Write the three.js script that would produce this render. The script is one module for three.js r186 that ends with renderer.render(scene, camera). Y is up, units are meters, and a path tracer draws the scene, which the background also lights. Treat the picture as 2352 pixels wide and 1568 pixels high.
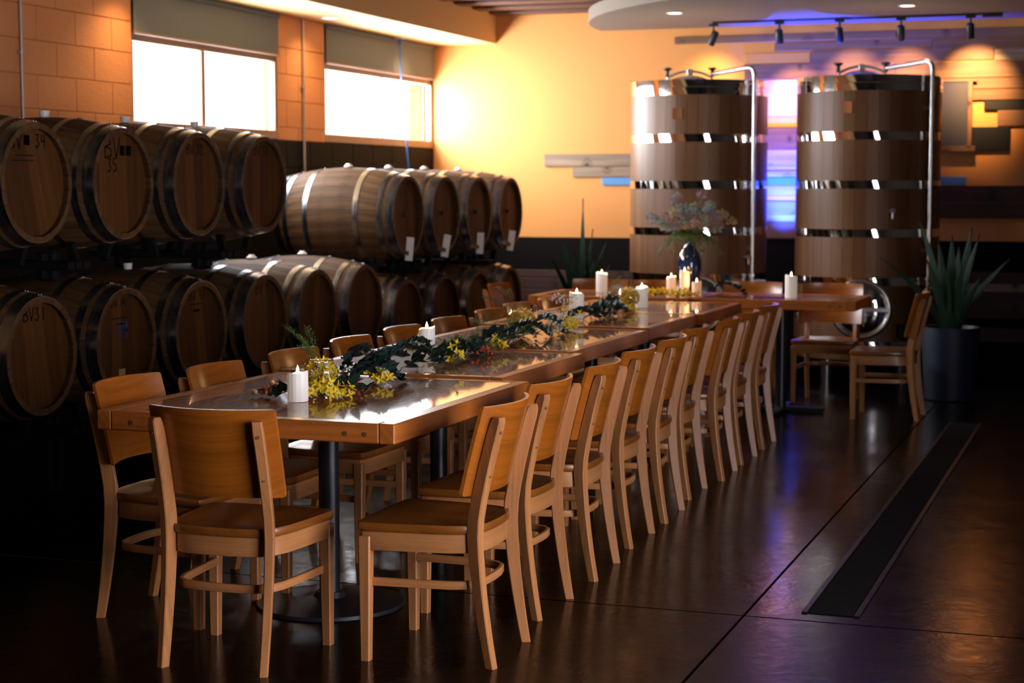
import * as THREE from 'three';
import { mergeGeometries, toCreasedNormals } from 'three/addons/utils/BufferGeometryUtils.js';
import { RectAreaLightUniformsLib } from 'three/addons/lights/RectAreaLightUniformsLib.js';
RectAreaLightUniformsLib.init();

// ---------------------------------------------------------------- camera, sky, large lights, exposure
const scene = new THREE.Scene();
const camera = new THREE.PerspectiveCamera(2 * Math.atan(784 / 4000) * 180 / Math.PI, 1.5, 0.1, 60);
camera.position.set(0, 1.52, 0);
camera.rotation.order = 'YXZ';
camera.rotation.set(-Math.atan(348 / 4000), 19.47 * Math.PI / 180, 0);
camera.focus = 6.2;
camera.userData.fStop = 3.6;
scene.background = new THREE.Color(1, 1, 1);
scene.backgroundIntensity = 3.0;
const renderer = new THREE.WebGLRenderer({ antialias: true });
renderer.toneMapping = THREE.LinearToneMapping;
renderer.toneMappingExposure = 1.0;
renderer.shadowMap.enabled = true;

function areaLight(color, intensity, w, h, pos, target) {
  const l = new THREE.RectAreaLight(color, intensity, w, h);
  l.position.set(...pos); l.lookAt(...target); scene.add(l);
  return l;
}
// daylight outside the two high windows of the block wall
areaLight(0xf4f8ff, 42, 2.05, 0.518, [-6.1925, 2.229, -10.97], [0, 2.22, -10.95]);
areaLight(0xf4f8ff, 46, 2.325, 0.518, [-6.1925, 2.229, -13.985], [0, 2.22, -14.0]);
// daylight outside the glazed roll-up door beside the table
areaLight(0xf5effa, 11.8, 4.0, 2.2, [2.02, 1.25, -3.3], [-5, 1.25, -3.3]);

// ---------------------------------------------------------------- helpers
const V = (x, y, z) => new THREE.Vector3(x, y, z);
const lin = (r, g, b) => new THREE.Color().setRGB(r, g, b);
let seed = 7;
const rnd = () => { seed |= 0; seed = seed + 0x6D2B79F5 | 0; let t = Math.imul(seed ^ seed >>> 15, 1 | seed); t = t + Math.imul(t ^ t >>> 7, 61 | t) ^ t; return ((t ^ t >>> 14) >>> 0) / 4294967296; };
const rr = (a, b) => a + (b - a) * rnd();
const names = {};
function numbered(n) { const k = names[n] = (names[n] ?? -1) + 1; return k ? n + '_' + String(k).padStart(3, '0') : n; }
function M(name, geo, mat, parent) {
  const m = new THREE.Mesh(geo, mat); m.name = name; m.castShadow = m.receiveShadow = true; parent.add(m); return m;
}
function tag(o, label, category, group) { o.userData.label = label; o.userData.category = category; if (group) o.userData.group = group; return o; }
function thing(name, label, category, pos = [0, 0, 0], turn = 0, group) {
  const g = new THREE.Group(); g.name = numbered(name); g.position.set(...pos); g.rotation.y = turn; scene.add(g);
  return tag(g, label, category, group);
}
function single(name, label, category, geo, mat, pos = [0, 0, 0], turn = 0, group) {
  const m = M(numbered(name), geo, mat, scene); m.position.set(...pos); m.rotation.y = turn; return tag(m, label, category, group);
}
function struct(name, geo, mat) { const m = M(name, geo, mat, scene); m.userData.kind = 'structure'; return m; }
function structGroup(name) { const g = new THREE.Group(); g.name = name; g.userData.kind = 'structure'; scene.add(g); return g; }
function copyOf(o, label, pos, turn = 0, group) {
  const c = o.clone(); c.name = numbered(o.name.replace(/_\d{3}$/, '')); c.userData = { ...o.userData }; c.position.set(...pos); c.rotation.set(0, turn, 0); scene.add(c);
  c.userData.label = label; if (group) c.userData.group = group; return c;
}

// grain runs along `axis`; uv in metres
function grainUV(geo, axis = 1, off = 0) {
  const p = geo.attributes.position, uv = new Float32Array(p.count * 2), a = [p.getX.bind(p), p.getY.bind(p), p.getZ.bind(p)];
  const o = [0, 1, 2].filter(k => k !== axis);
  for (let i = 0; i < p.count; i++) { uv[2 * i] = a[o[0]](i) * 0.9 + a[o[1]](i) * 0.8 + off; uv[2 * i + 1] = a[axis](i) + off * 0.37; }
  geo.setAttribute('uv', new THREE.BufferAttribute(uv, 2)); return geo;
}
function angleUV(geo) { // grain following a bent strip round the y axis
  const p = geo.attributes.position, uv = new Float32Array(p.count * 2);
  for (let i = 0; i < p.count; i++) { uv[2 * i] = p.getY(i) * 1.3; uv[2 * i + 1] = Math.abs(Math.atan2(p.getX(i), p.getZ(i) + 0.02)) * 0.22; }
  geo.setAttribute('uv', new THREE.BufferAttribute(uv, 2)); return geo;
}
// chamfered box, centred
function cbox(w, h, d, c = 0.004, axis) {
  const X = w / 2, Y = h / 2, Z = d / 2; c = Math.min(c, X * 0.6, Y * 0.6, Z * 0.6);
  const pos = [];
  const quad = (a, b, e, f) => pos.push(...a, ...b, ...e, ...a, ...e, ...f);
  const fix = (pts) => { const [a, b, e] = pts, n = V(...b).sub(V(...a)).cross(V(...e).sub(V(...a))); const m = V(0, 0, 0); pts.forEach(q => m.add(V(...q))); return n.dot(m) < 0 ? pts.slice().reverse() : pts; };
  const P = (sx, sy, sz, k) => [sx * (X - (k === 0 ? 0 : c)), sy * (Y - (k === 1 ? 0 : c)), sz * (Z - (k === 2 ? 0 : c))];
  for (const s of [-1, 1]) {
    quad(...fix([P(s, -1, -1, 0), P(s, 1, -1, 0), P(s, 1, 1, 0), P(s, -1, 1, 0)]));
    quad(...fix([P(-1, s, -1, 1), P(1, s, -1, 1), P(1, s, 1, 1), P(-1, s, 1, 1)]));
    quad(...fix([P(-1, -1, s, 2), P(1, -1, s, 2), P(1, 1, s, 2), P(-1, 1, s, 2)]));
    for (const t of [-1, 1]) {
      quad(...fix([P(s, t, -1, 0), P(s, t, 1, 0), P(s, t, 1, 1), P(s, t, -1, 1)]));
      quad(...fix([P(s, -1, t, 0), P(s, 1, t, 0), P(s, 1, t, 2), P(s, -1, t, 2)]));
      quad(...fix([P(-1, s, t, 1), P(1, s, t, 1), P(1, s, t, 2), P(-1, s, t, 2)]));
      for (const u of [-1, 1]) pos.push(...fix([P(s, t, u, 0), P(s, t, u, 1), P(s, t, u, 2)]).flat());
    }
  }
  const g = new THREE.BufferGeometry(); g.setAttribute('position', new THREE.Float32BufferAttribute(pos, 3)); g.computeVertexNormals();
  return grainUV(g, axis ?? [w, h, d].indexOf(Math.max(w, h, d)), w * 3.1 + h * 7.7);
}
const at = (g, x, y, z, ry = 0, rx = 0, rz = 0) => { const k = g.clone(); k.applyMatrix4(new THREE.Matrix4().makeRotationFromEuler(new THREE.Euler(rx, ry, rz, 'YXZ')).setPosition(x, y, z)); return k; };
// loft through rings of equal count
function loft(rings, { closed = true, caps = true, crease = 0.6, loop = false } = {}) {
  const n = rings[0].length, pos = [], idx = [];
  for (const r of rings) for (const q of r) pos.push(q.x, q.y, q.z);
  const R = rings.length;
  for (let i = 0; i < (loop ? R : R - 1); i++) for (let j = 0; j < (closed ? n : n - 1); j++) {
    const a = i * n + j, b = i * n + (j + 1) % n, i2 = (i + 1) % R, c = i2 * n + (j + 1) % n, d = i2 * n + j;
    idx.push(a, b, c, a, c, d);
  }
  if (caps && !loop) { for (let j = 1; j < n - 1; j++) { idx.push(0, j + 1, j); const o = (R - 1) * n; idx.push(o, o + j, o + j + 1); } }
  let g = new THREE.BufferGeometry(); g.setAttribute('position', new THREE.Float32BufferAttribute(pos, 3)); g.setIndex(idx);
  // outward check
  const nn = g.toNonIndexed(); const p = nn.attributes.position; let vol = 0; const A = V(), B = V(), C = V();
  for (let i = 0; i < p.count; i += 3) { A.fromBufferAttribute(p, i); B.fromBufferAttribute(p, i + 1); C.fromBufferAttribute(p, i + 2); vol += A.dot(B.cross(C)); }
  if (vol < 0) { for (let i = 0; i < idx.length; i += 3) { const t = idx[i]; idx[i] = idx[i + 1]; idx[i + 1] = t; } g.setIndex(idx); }
  g = toCreasedNormals(g, crease); return g;
}
// ring: rectangle with clipped corners in the plane spanned by u, v about c
function rectRing(c, u, v, a, b, k = 0.2) {
  const e = Math.min(a, b) * k, pts = [[-a + e, -b], [a - e, -b], [a, -b + e], [a, b - e], [a - e, b], [-a + e, b], [-a, b - e], [-a, -b + e]];
  return pts.map(([x, y]) => c.clone().addScaledVector(u, x).addScaledVector(v, y));
}
// wall-like strip following a path in XZ (y0..y1), thickness t
function strip(path, y0, y1, t, loop = false, k = 0.25) {
  const rings = path.map((q, i) => {
    const n = path.length, a = loop ? path[(i - 1 + n) % n] : path[Math.max(0, i - 1)], b = loop ? path[(i + 1) % n] : path[Math.min(n - 1, i + 1)];
    const d = V(b[0] - a[0], 0, b[1] - a[1]).normalize(), nrm = V(d.z, 0, -d.x);
    return rectRing(V(q[0], (y0 + y1) / 2, q[1]), nrm, V(0, 1, 0), t / 2, (y1 - y0) / 2, k);
  });
  return loft(rings, { loop, crease: 0.7 });
}
function lathe(pts, seg = 32, crease = 0.6) { return toCreasedNormals(new THREE.LatheGeometry(pts.map(q => new THREE.Vector2(q[0], q[1])), seg), crease); }
function tube(pts, r, seg = 24, rad = 8) { return new THREE.TubeGeometry(new THREE.CatmullRomCurve3(pts.map(q => V(...q))), seg, r, rad, false); }
const cyl = (r1, r2, h, s = 20) => new THREE.CylinderGeometry(r1, r2, h, s);
const ALL = a => mergeGeometries(a.map(g => { const k = g.index ? g.toNonIndexed() : g.clone(); for (const n of Object.keys(k.attributes)) if (!['position', 'normal', 'uv'].includes(n)) k.deleteAttribute(n); if (!k.attributes.uv) grainUV(k, 1); return k; }));

// ---------------------------------------------------------------- textures
function hash2(x, y, s) { let h = Math.imul(x, 374761393) + Math.imul(y, 668265263) + Math.imul(s, 1274126177); h = Math.imul(h ^ h >>> 13, 1274126177); return ((h ^ h >>> 16) >>> 0) / 4294967296; }
function vnoise(x, y, px, py, s) {
  const xi = Math.floor(x), yi = Math.floor(y), fx = x - xi, fy = y - yi, sx = fx * fx * (3 - 2 * fx), sy = fy * fy * (3 - 2 * fy), w = (k, n) => ((k % n) + n) % n;
  const a = hash2(w(xi, px), w(yi, py), s), b = hash2(w(xi + 1, px), w(yi, py), s), c = hash2(w(xi, px), w(yi + 1, py), s), d = hash2(w(xi + 1, px), w(yi + 1, py), s);
  return (a + (b - a) * sx) * (1 - sy) + (c + (d - c) * sx) * sy;
}
function tex(w, h, fn, rep = [1, 1], color = true) {
  const d = new Uint8Array(w * h * 4);
  for (let j = 0; j < h; j++) for (let i = 0; i < w; i++) { const q = fn(i / w, j / h), k = (j * w + i) * 4; for (let c = 0; c < 3; c++) d[k + c] = Math.max(0, Math.min(255, 255 * (Array.isArray(q) ? q[c] : q))); d[k + 3] = 255; }
  const t = new THREE.DataTexture(d, w, h); t.wrapS = t.wrapT = THREE.RepeatWrapping; t.magFilter = THREE.LinearFilter; t.minFilter = THREE.LinearMipmapLinearFilter; t.generateMipmaps = true;
  t.repeat.set(...rep); if (color) t.colorSpace = THREE.SRGBColorSpace; t.needsUpdate = true; return t;
}
// fine wood grain (u across 0.25 m, v along 1 m)
const grainT = tex(256, 512, (u, v) => {
  const w = vnoise(u * 6, v * 3, 6, 3, 1) * 0.6, a = vnoise((u + w * 0.06) * 40, v * 3, 40, 3, 2), b = vnoise(u * 128, v * 10, 128, 10, 3), c = vnoise(u * 8, v * 2, 8, 2, 4), p = vnoise(u * 128, v * 40, 128, 40, 5);
  const q = 0.80 + 0.10 * a + 0.05 * b + 0.13 * (c - 0.3) - (p > 0.86 ? 0.07 : 0); return [q, q * 0.985, q * 0.96];
}, [4, 1]);
// rustic pine with knots
const pineT = tex(256, 512, (u, v) => {
  let q = 0.74 + 0.16 * vnoise(u * 24, v * 2, 24, 2, 11) + 0.10 * vnoise(u * 64, v * 6, 64, 6, 12) + 0.12 * (vnoise(u * 4, v * 3, 4, 3, 13) - 0.5);
  for (const [ku, kv, r] of [[0.3, 0.2, 0.05], [0.72, 0.55, 0.06], [0.15, 0.8, 0.045], [0.55, 0.9, 0.03]]) { const d = Math.hypot((u - ku) * 1.0, (v - kv) * 3.2); if (d < r) q *= 0.42 + 0.2 * vnoise(u * 60, v * 60, 60, 60, 14); else if (d < r * 2.6) q *= 0.86 + 0.1 * Math.sin((d / r) * 9); }
  return [q, q * 0.97, q * 0.93];
}, [2.2, 0.9]);
// weathered oak: blotches and dark stains
const oakT = tex(256, 512, (u, v) => {
  const q = 0.60 + 0.2 * vnoise(u * 20, v * 3, 20, 3, 21) + 0.12 * vnoise(u * 90, v * 9, 90, 9, 22), s = vnoise(u * 5, v * 5, 5, 5, 23) * 0.6 + vnoise(u * 14, v * 12, 14, 12, 24) * 0.4;
  const k = q * (s > 0.6 ? 1 - (s - 0.6) * 1.7 : 1); return [k, k * 0.97, k * 0.95];
}, [3, 1]);
const roughT = tex(256, 256, (u, v) => 0.55 + 0.3 * vnoise(u * 9, v * 9, 9, 9, 31) + 0.25 * (vnoise(u * 60, v * 60, 60, 60, 32) - 0.5), [1, 1], false);
const bumpT = tex(512, 512, (u, v) => 0.5 * vnoise(u * 14, v * 14, 14, 14, 41) + 0.3 * vnoise(u * 45, v * 45, 45, 45, 42) + 0.2 * vnoise(u * 160, v * 160, 160, 160, 43), [1, 1], false);
const floorBump = bumpT.clone(); floorBump.repeat.set(0.55, 0.55); floorBump.needsUpdate = true;
const floorRough = roughT.clone(); floorRough.repeat.set(0.5, 0.5); floorRough.needsUpdate = true;
const floorT = tex(512, 512, (u, v) => { const a = vnoise(u * 5, v * 5, 5, 5, 51), b = vnoise(u * 24, v * 24, 24, 24, 52), q = 0.35 + 0.5 * a * 0.7 + 0.3 * b * 0.6; return [q, q * 0.86, q * 0.76]; }, [0.3, 0.3]);
const topBump = tex(256, 512, (u, v) => 0.55 * vnoise(u * 30, v * 8, 30, 8, 61) + 0.45 * vnoise(u * 70, v * 40, 70, 40, 62), [2.5, 1.2], false);
const blockBump = tex(256, 256, (u, v) => 0.5 * vnoise(u * 30, v * 30, 30, 30, 71) + 0.5 * vnoise(u * 90, v * 90, 90, 90, 72), [2.5, 2.5], false);
const clothT = tex(128, 128, (u, v) => 0.86 + 0.07 * Math.sin(u * Math.PI * 64) + 0.07 * Math.sin(v * Math.PI * 64), [6, 6]);

const mat = (c, o = {}) => new THREE.MeshPhysicalMaterial({ color: Array.isArray(c) ? lin(...c) : c, roughness: 0.6, ...o });
const wood = (c, o = {}) => mat(c, { map: grainT, roughness: 0.38, ...o });
const K = {
  leg: wood([0.53, 0.225, 0.08], { roughness: 0.34 }),
  panel: wood([0.43, 0.122, 0.011], { roughness: 0.3, clearcoat: 0.35, clearcoatRoughness: 0.22 }),
  seat: wood([0.29, 0.092, 0.013], { roughness: 0.32, clearcoat: 0.4, clearcoatRoughness: 0.25 }),
  plug: mat([0.16, 0.06, 0.02], { roughness: 0.5 }),
  tableEdge: wood([0.58, 0.175, 0.032], { roughness: 0.4, specularIntensity: 0.5, clearcoat: 0.12, clearcoatRoughness: 0.2 }),
  tableTop: wood([0.42, 0.105, 0.03], { roughness: 0.5, specularIntensity: 0.25, clearcoat: 0.8, clearcoatRoughness: 0.03, bumpMap: topBump, bumpScale: 0.00022 }),
  blackSteel: mat([0.010, 0.012, 0.016], { roughness: 0.35 }),
  iron: mat([0.006, 0.006, 0.007], { roughness: 0.7, specularIntensity: 0.25 }),
  blockOrange: [0, 1, 2].map(i => mat([0.62 + i * 0.012, 0.245 + i * 0.006, 0.085 + i * 0.004], { roughness: 0.75, bumpMap: blockBump, bumpScale: 0.002 })),
  blockBlack: mat([0.008, 0.0065, 0.005], { roughness: 0.8, specularIntensity: 0.3, bumpMap: blockBump, bumpScale: 0.002 }),
  paint: mat([0.76, 0.32, 0.082], { roughness: 0.7 }),
  mortarOrange: mat([0.60, 0.24, 0.085], { roughness: 0.85 }),
  wainscot: mat([0.005, 0.003, 0.003], { roughness: 0.8, specularIntensity: 0.25 }),
  soffit: mat([0.78, 0.50, 0.20], { roughness: 0.75 }),
  darkWall: mat([0.035, 0.024, 0.018], { roughness: 0.8 }),
  slat: mat([0.11, 0.045, 0.028], { roughness: 0.6 }),
  deck: mat([0.012, 0.010, 0.010], { roughness: 0.8 }),
  canopy: mat([0.21, 0.165, 0.125], { roughness: 0.8 }),
  floor: mat([0.007, 0.004, 0.003], { map: floorT, specularIntensity: 0.38, roughness: 0.28, roughnessMap: floorRough, bumpMap: floorBump, bumpScale: 0.0012 }),
  frameTan: mat([0.30, 0.17, 0.10], { roughness: 0.5 }),
  glass: mat([1, 1, 1], { transmission: 1, thickness: 0, roughness: 0.02, ior: 1.45 }),
  bowlGlass: mat([1, 1, 1], { transmission: 1, thickness: 0.003, roughness: 0.0, ior: 1.5 }),
  blind: mat([0.20, 0.215, 0.215], { map: clothT, roughness: 0.9, transmission: 0.06, thickness: 0 }),
  conduit: mat([0.45, 0.36, 0.30], { roughness: 0.4, metalness: 0.6 }),
  steel: mat([0.78, 0.78, 0.78], { metalness: 1, roughness: 0.045 }),
  steelSoft: mat([0.66, 0.66, 0.65], { metalness: 1, roughness: 0.26 }),
  hoop: mat([0.33, 0.345, 0.37], { metalness: 1, roughness: 0.38, roughnessMap: roughT }),
  blackPlastic: mat([0.012, 0.012, 0.013], { roughness: 0.4 }),
  white: mat([0.80, 0.78, 0.74], { roughness: 0.5 }),
  ink: mat([0.004, 0.004, 0.005], { roughness: 0.8, specularIntensity: 0.1 }),
  inkBlue: mat([0.015, 0.03, 0.16], { roughness: 0.6 }),
  wax: mat([0.93, 0.91, 0.87], { roughness: 0.45, emissive: lin(1, 0.85, 0.7), emissiveIntensity: 0.18 }),
  leafDark: [mat([0.014, 0.034, 0.026], { roughness: 0.45, transmission: 0.1 }), mat([0.022, 0.052, 0.036], { roughness: 0.5, transmission: 0.1 }), mat([0.036, 0.072, 0.07], { roughness: 0.55, transmission: 0.1 })],
  fern: mat([0.10, 0.21, 0.035], { roughness: 0.6, transmission: 0.25 }),
  stem: mat([0.07, 0.13, 0.03], { roughness: 0.6 }),
  yellow: [mat([0.97, 0.68, 0.01], { roughness: 0.6, transmission: 0.2 }), mat([0.98, 0.78, 0.03], { roughness: 0.6, transmission: 0.2 })],
  yellowCore: mat([0.70, 0.36, 0.01], { roughness: 0.6 }),
  berryRed: mat([0.62, 0.055, 0.05], { roughness: 0.25 }),
  berryPeach: mat([0.72, 0.30, 0.14], { roughness: 0.3 }),
  berryCream: mat([0.72, 0.60, 0.30], { roughness: 0.3 }),
  blossom: mat([0.88, 0.88, 0.86], { roughness: 0.6 }),
  vase: mat([0.004, 0.010, 0.045], { roughness: 0.08, clearcoat: 1, clearcoatRoughness: 0.03 }),
  snake: [mat([0.009, 0.026, 0.014], { roughness: 0.6, specularIntensity: 0.3 }), mat([0.013, 0.032, 0.017], { roughness: 0.6, specularIntensity: 0.3 })],
  planter: mat([0.008, 0.014, 0.034], { roughness: 0.5 }),
  soil: mat([0.02, 0.014, 0.01], { roughness: 1 }),
};
K.leg.map.anisotropy = 4;

// ---------------------------------------------------------------- the room
const XL = -6.13, XR = 1.8, ZB = -15.15, ZF = 3.2, YC = 3.22;
{ // floor of four poured slabs with sawn joints
  const fl = structGroup('floor');
  const xs = [XL - 0.25, -1.262, XR + 0.25], zs = [ZB - 0.2, -6.06, ZF + 0.2];
  for (let i = 0; i < 2; i++) for (let j = 0; j < 2; j++) {
    const w = xs[i + 1] - xs[i] - 0.005, d = zs[j + 1] - zs[j] - 0.005, g = cbox(w, 0.2, d, 0.003), p = g.attributes.position, uv = g.attributes.uv;
    g.translate((xs[i] + xs[i + 1]) / 2, -0.1, (zs[j] + zs[j + 1]) / 2);
    for (let k = 0; k < p.count; k++) uv.setXY(k, p.getX(k), p.getZ(k));
    M('floor_slab', g, K.floor, fl);
  }
  M('subfloor', at(new THREE.BoxGeometry(XR - XL + 0.5, 0.1, ZF - ZB + 0.4), (XL + XR) / 2, -0.26, (ZB + ZF) / 2), K.deck, fl);
}
{ // ceiling deck with steel ribs
  const c = structGroup('ceiling');
  M('deck', at(new THREE.BoxGeometry(XR - XL + 0.6, 0.12, ZF - ZB + 0.6), (XL + XR) / 2, YC + 0.06, (ZB + ZF) / 2), K.deck, c);
  const g = cbox(XR + 5.5, 0.12, 0.2, 0.012);
  for (let z = ZB + 0.12; z < -8; z += 0.44) { const m = M('ceiling_rib', g, K.slat, c); m.position.set((XR - 5.5) / 2, 3.16, z); }
}
// left wall of painted concrete block with two window openings
const W1 = [-12.0, -9.94], W2 = [-15.15, -12.82], WY = [1.905, 2.85];
{
  const w = structGroup('wall_left');
  const piece = (z0, z1, y0, y1, m) => M('wall_core', at(new THREE.BoxGeometry(0.12, y1 - y0, z1 - z0), XL - 0.012 - 0.06, (y0 + y1) / 2, (z0 + z1) / 2), m, w);
  piece(ZB - 0.2, ZF + 0.2, -0.2, 1.9, K.wainscot);
  piece(W1[1], ZF + 0.2, 1.9, YC, K.mortarOrange); piece(W2[1], W1[0], 1.9, YC, K.mortarOrange);
  piece(W1[0], W1[1], WY[1], YC, K.mortarOrange); piece(ZB - 0.2, W2[1], WY[1], YC, K.mortarOrange);
  piece(ZB - 0.2, ZB, 1.9, WY[1], K.mortarOrange);
  const rows = [[1.28, 1.487, 0], [1.487, 1.692, 1], [1.692, 1.9, 0], [1.9, 1.998, 1], [1.998, 2.2, 0], [2.2, 2.402, 1], [2.402, 2.605, 0], [2.605, 2.85, 1]];
  rows.forEach(([y0, y1, odd], ri) => {
    const orange = ri >= 3;
    for (let k = 0; k < 22; k++) {
      const a = -15.5 + k * 0.406 + (odd ? 0.203 : 0) + 0.11;
      let segs = [[Math.max(a, ZB), a + 0.406]];
      if (orange) for (const [o0, o1] of [W1, W2]) segs = segs.flatMap(([s, e]) => e <= o0 || s >= o1 ? [[s, e]] : [[s, o0], [o1, e]].filter(([p, q]) => q - p > 0.03));
      for (const [s, e] of segs) {
        if (e - s < 0.03 || s > -7.2) continue;
        const g = cbox(0.02, y1 - y0 - 0.005, e - s - 0.005, 0.0025, 1);
        const m = M('block', g, orange ? K.blockOrange[(k * 7 + ri * 5) % 3] : K.blockBlack, w); m.position.set(XL - 0.01, (y0 + y1) / 2, (s + e) / 2);
      }
    }
  });
}
// windows
function windowUnit(name, z0, z1, zm, stile) {
  const g = structGroup(name), x = XL - 0.055, y0 = WY[0], y1 = 2.53, gy0 = 1.97, gy1 = 2.488;
  M('sill_rail', at(cbox(0.11, gy0 - y0, z1 - z0, 0.004), x, (y0 + gy0) / 2, (z0 + z1) / 2), K.frameTan, g);
  M('head_rail', at(cbox(0.11, WY[1] - gy1, z1 - z0, 0.004), x - 0.02, (WY[1] + gy1) / 2, (z0 + z1) / 2), K.frameTan, g);
  for (const [a, b] of [[z0, z0 + 0.035], [z1 - 0.03, z1]]) M('jamb', at(cbox(0.05, gy1 - gy0, b - a, 0.003), x + 0.022, (gy0 + gy1) / 2, (a + b) / 2), K.frameTan, g);
  M('mullion', at(cbox(0.05, gy1 - gy0, stile, 0.003), x, (gy0 + gy1) / 2, zm), K.frameTan, g);
  M('pane', at(new THREE.BoxGeometry(0.004, gy1 - gy0, zm - z0 - stile / 2 - 0.035), x, (gy0 + gy1) / 2, (z0 + 0.035 + zm - stile / 2) / 2), K.glass, g);
  const p2 = M('pane', at(new THREE.BoxGeometry(0.004, gy1 - gy0, z1 - 0.03 - zm - stile / 2), x, (gy0 + gy1) / 2, (z1 - 0.03 + zm + stile / 2) / 2), K.glass, g);
  for (const z of [zm + stile / 2 + 0.09, z0 + 0.035 + 0.1]) M('glazing_bar', at(cbox(0.008, gy1 - gy0, 0.008, 0.002), x + 0.008, (gy0 + gy1) / 2, z), K.frameTan, g);
}
windowUnit('window_1', W1[0], W1[1], -10.92, 0.05);
windowUnit('window_2', W2[0] + 0.005, W2[1], -14.05, 0.02);
for (const [z0, z1, lab] of [[W1[0], W1[1], 'grey fabric roller blind half lowered over the window nearest the camera'], [W2[0] + 0.01, W2[1], 'grey fabric roller blind half lowered over the window by the orange corner']]) {
  const b = thing('roller_blind', lab, 'blind', [XL + 0.012, 2.53, (z0 + z1) / 2], 0, 'roller blinds on the block wall');
  const L = z1 - z0 - 0.015;
  M('fabric', at(new THREE.BoxGeometry(0.002, 0.29, L), 0, 0.165, 0), K.blind, b);
  M('bottom_bar', at(cbox(0.022, 0.022, L, 0.006), 0, 0.011, 0), mat([0.22, 0.13, 0.09], { roughness: 0.5 }), b);
  const ro = M('roller', new THREE.CylinderGeometry(0.02, 0.02, L, 16), K.blind, b); ro.rotation.x = Math.PI / 2; ro.position.set(0.0, 0.3, 0);
}
// soffit above the windows
{
  const s = struct('trim_1', at(cbox(0.62, YC - 2.85, ZF - ZB, 0.004), XL + 0.31, (2.85 + YC) / 2, (ZF + ZB) / 2), K.soffit);
}
// back wall: orange plaster above black wainscot, mounted planks
const backWall = structGroup('wall_back');
M('plaster', at(new THREE.BoxGeometry(XR - XL + 0.5, YC - 1.09, 0.2), (XL + XR) / 2, (1.09 + YC) / 2, ZB - 0.1), K.paint, backWall);
M('wainscot', at(new THREE.BoxGeometry(XR - XL + 0.5, 1.29, 0.212), (XL + XR) / 2, 1.09 - 0.645, ZB - 0.1), K.wainscot, backWall);
const plankM = {
  grey: mat([0.40, 0.30, 0.22], { map: pineT, roughness: 0.7 }), pale: mat([0.62, 0.50, 0.38], { map: pineT, roughness: 0.7 }),
  brown: mat([0.30, 0.155, 0.085], { map: pineT, roughness: 0.65 }), dark: mat([0.075, 0.030, 0.02], { map: pineT, roughness: 0.65 }),
  blue: mat([0.10, 0.30, 0.62], { roughness: 0.6 }), orange: mat([0.70, 0.30, 0.06], { roughness: 0.7 }), peach: mat([0.80, 0.52, 0.34], { roughness: 0.7 }), amber: mat([0.80, 0.44, 0.12], { roughness: 0.7 }), black: mat([0.008, 0.008, 0.008], { roughness: 0.5 }),
};
const planks = [ // x0, x1, y0, y1, kind, thickness
  [-5.04, -3.6, 1.732, 1.845, 'grey', 0.022], [-4.77, -3.5, 1.635, 1.725, 'grey', 0.02], [-4.49, -3.5, 1.562, 1.63, 'blue', 0.018],
  [-3.83, -1.9, 2.80, 2.862, 'brown', 0.022], [-1.895, 0.2, 2.775, 2.862, 'brown', 0.022], [0.205, XR, 2.775, 2.862, 'dark', 0.02],
  [-2.94, -1.6, 2.715, 2.79, 'brown', 0.02], [-1.595, 0.9, 2.692, 2.768, 'brown', 0.024], [0.905, XR, 2.692, 2.768, 'brown', 0.02],
  [-3.2, -2.63, 2.612, 2.70, 'orange', 0.02], [-2.625, -1.1, 2.60, 2.708, 'brown', 0.022], [-1.095, 0.6, 2.595, 2.686, 'grey', 0.022], [0.605, XR, 2.595, 2.686, 'brown', 0.02],
  [-3.2, -1.9, 2.478, 2.606, 'brown', 0.022], [-1.895, -0.1, 2.455, 2.588, 'brown', 0.022], [-0.095, XR, 2.455, 2.588, 'brown', 0.024],
  [-3.3, -2.2, 2.155, 2.47, 'peach', 0.012], [-3.3, -2.2, 2.062, 2.15, 'amber', 0.012],
  [-2.1, -0.4, 2.362, 2.449, 'brown', 0.02], [-0.395, XR, 2.362, 2.449, 'grey', 0.02], [-2.1, -0.2, 2.268, 2.356, 'brown', 0.022], [-0.195, XR, 2.268, 2.356, 'brown', 0.02],
  [-1.17, 0.5, 2.185, 2.262, 'black', 0.024], [-1.06, 0.9, 2.05, 2.18, 'brown', 0.02], [-1.4, -0.96, 1.85, 2.045, 'black', 0.024],
  [-3.3, -2.2, 1.872, 2.056, 'brown', 0.022], [-3.3, -2.2, 1.735, 1.866, 'pale', 0.022], [-3.3, -2.2, 1.69, 1.73, 'pale', 0.02], [-3.3, -2.2, 1.636, 1.685, 'pale', 0.024],
  [-3.3, -1.3, 1.562, 1.63, 'blue', 0.018], [-3.3, -2.2, 1.478, 1.556, 'pale', 0.02], [-3.3, -2.2, 1.43, 1.474, 'orange', 0.02], [-3.3, -2.2, 1.312, 1.426, 'grey', 0.022], [-3.3, -2.2, 1.248, 1.307, 'pale', 0.022], [-3.3, -2.2, 1.10, 1.243, 'brown', 0.022],
  [-2.1, -0.3, 1.415, 1.555, 'dark', 0.022], [-0.295, XR, 1.415, 1.555, 'dark', 0.02], [-2.1, 0.1, 1.282, 1.41, 'dark', 0.024], [0.105, XR, 1.282, 1.41, 'dark', 0.022],
  [-1.9, XR, 0.74, 0.83, 'dark', 0.02], [-1.9, XR, 0.665, 0.735, 'grey', 0.02], [-1.9, 0.2, 0.44, 0.66, 'dark', 0.022], [-1.9, XR, 0.24, 0.36, 'dark', 0.02],
  [-5.6, -4.2, 0.62, 0.72, 'dark', 0.02], [-5.6, -4.2, 0.50, 0.615, 'dark', 0.022], [-5.4, -4.2, 0.725, 0.79, 'dark', 0.02],
];
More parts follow.
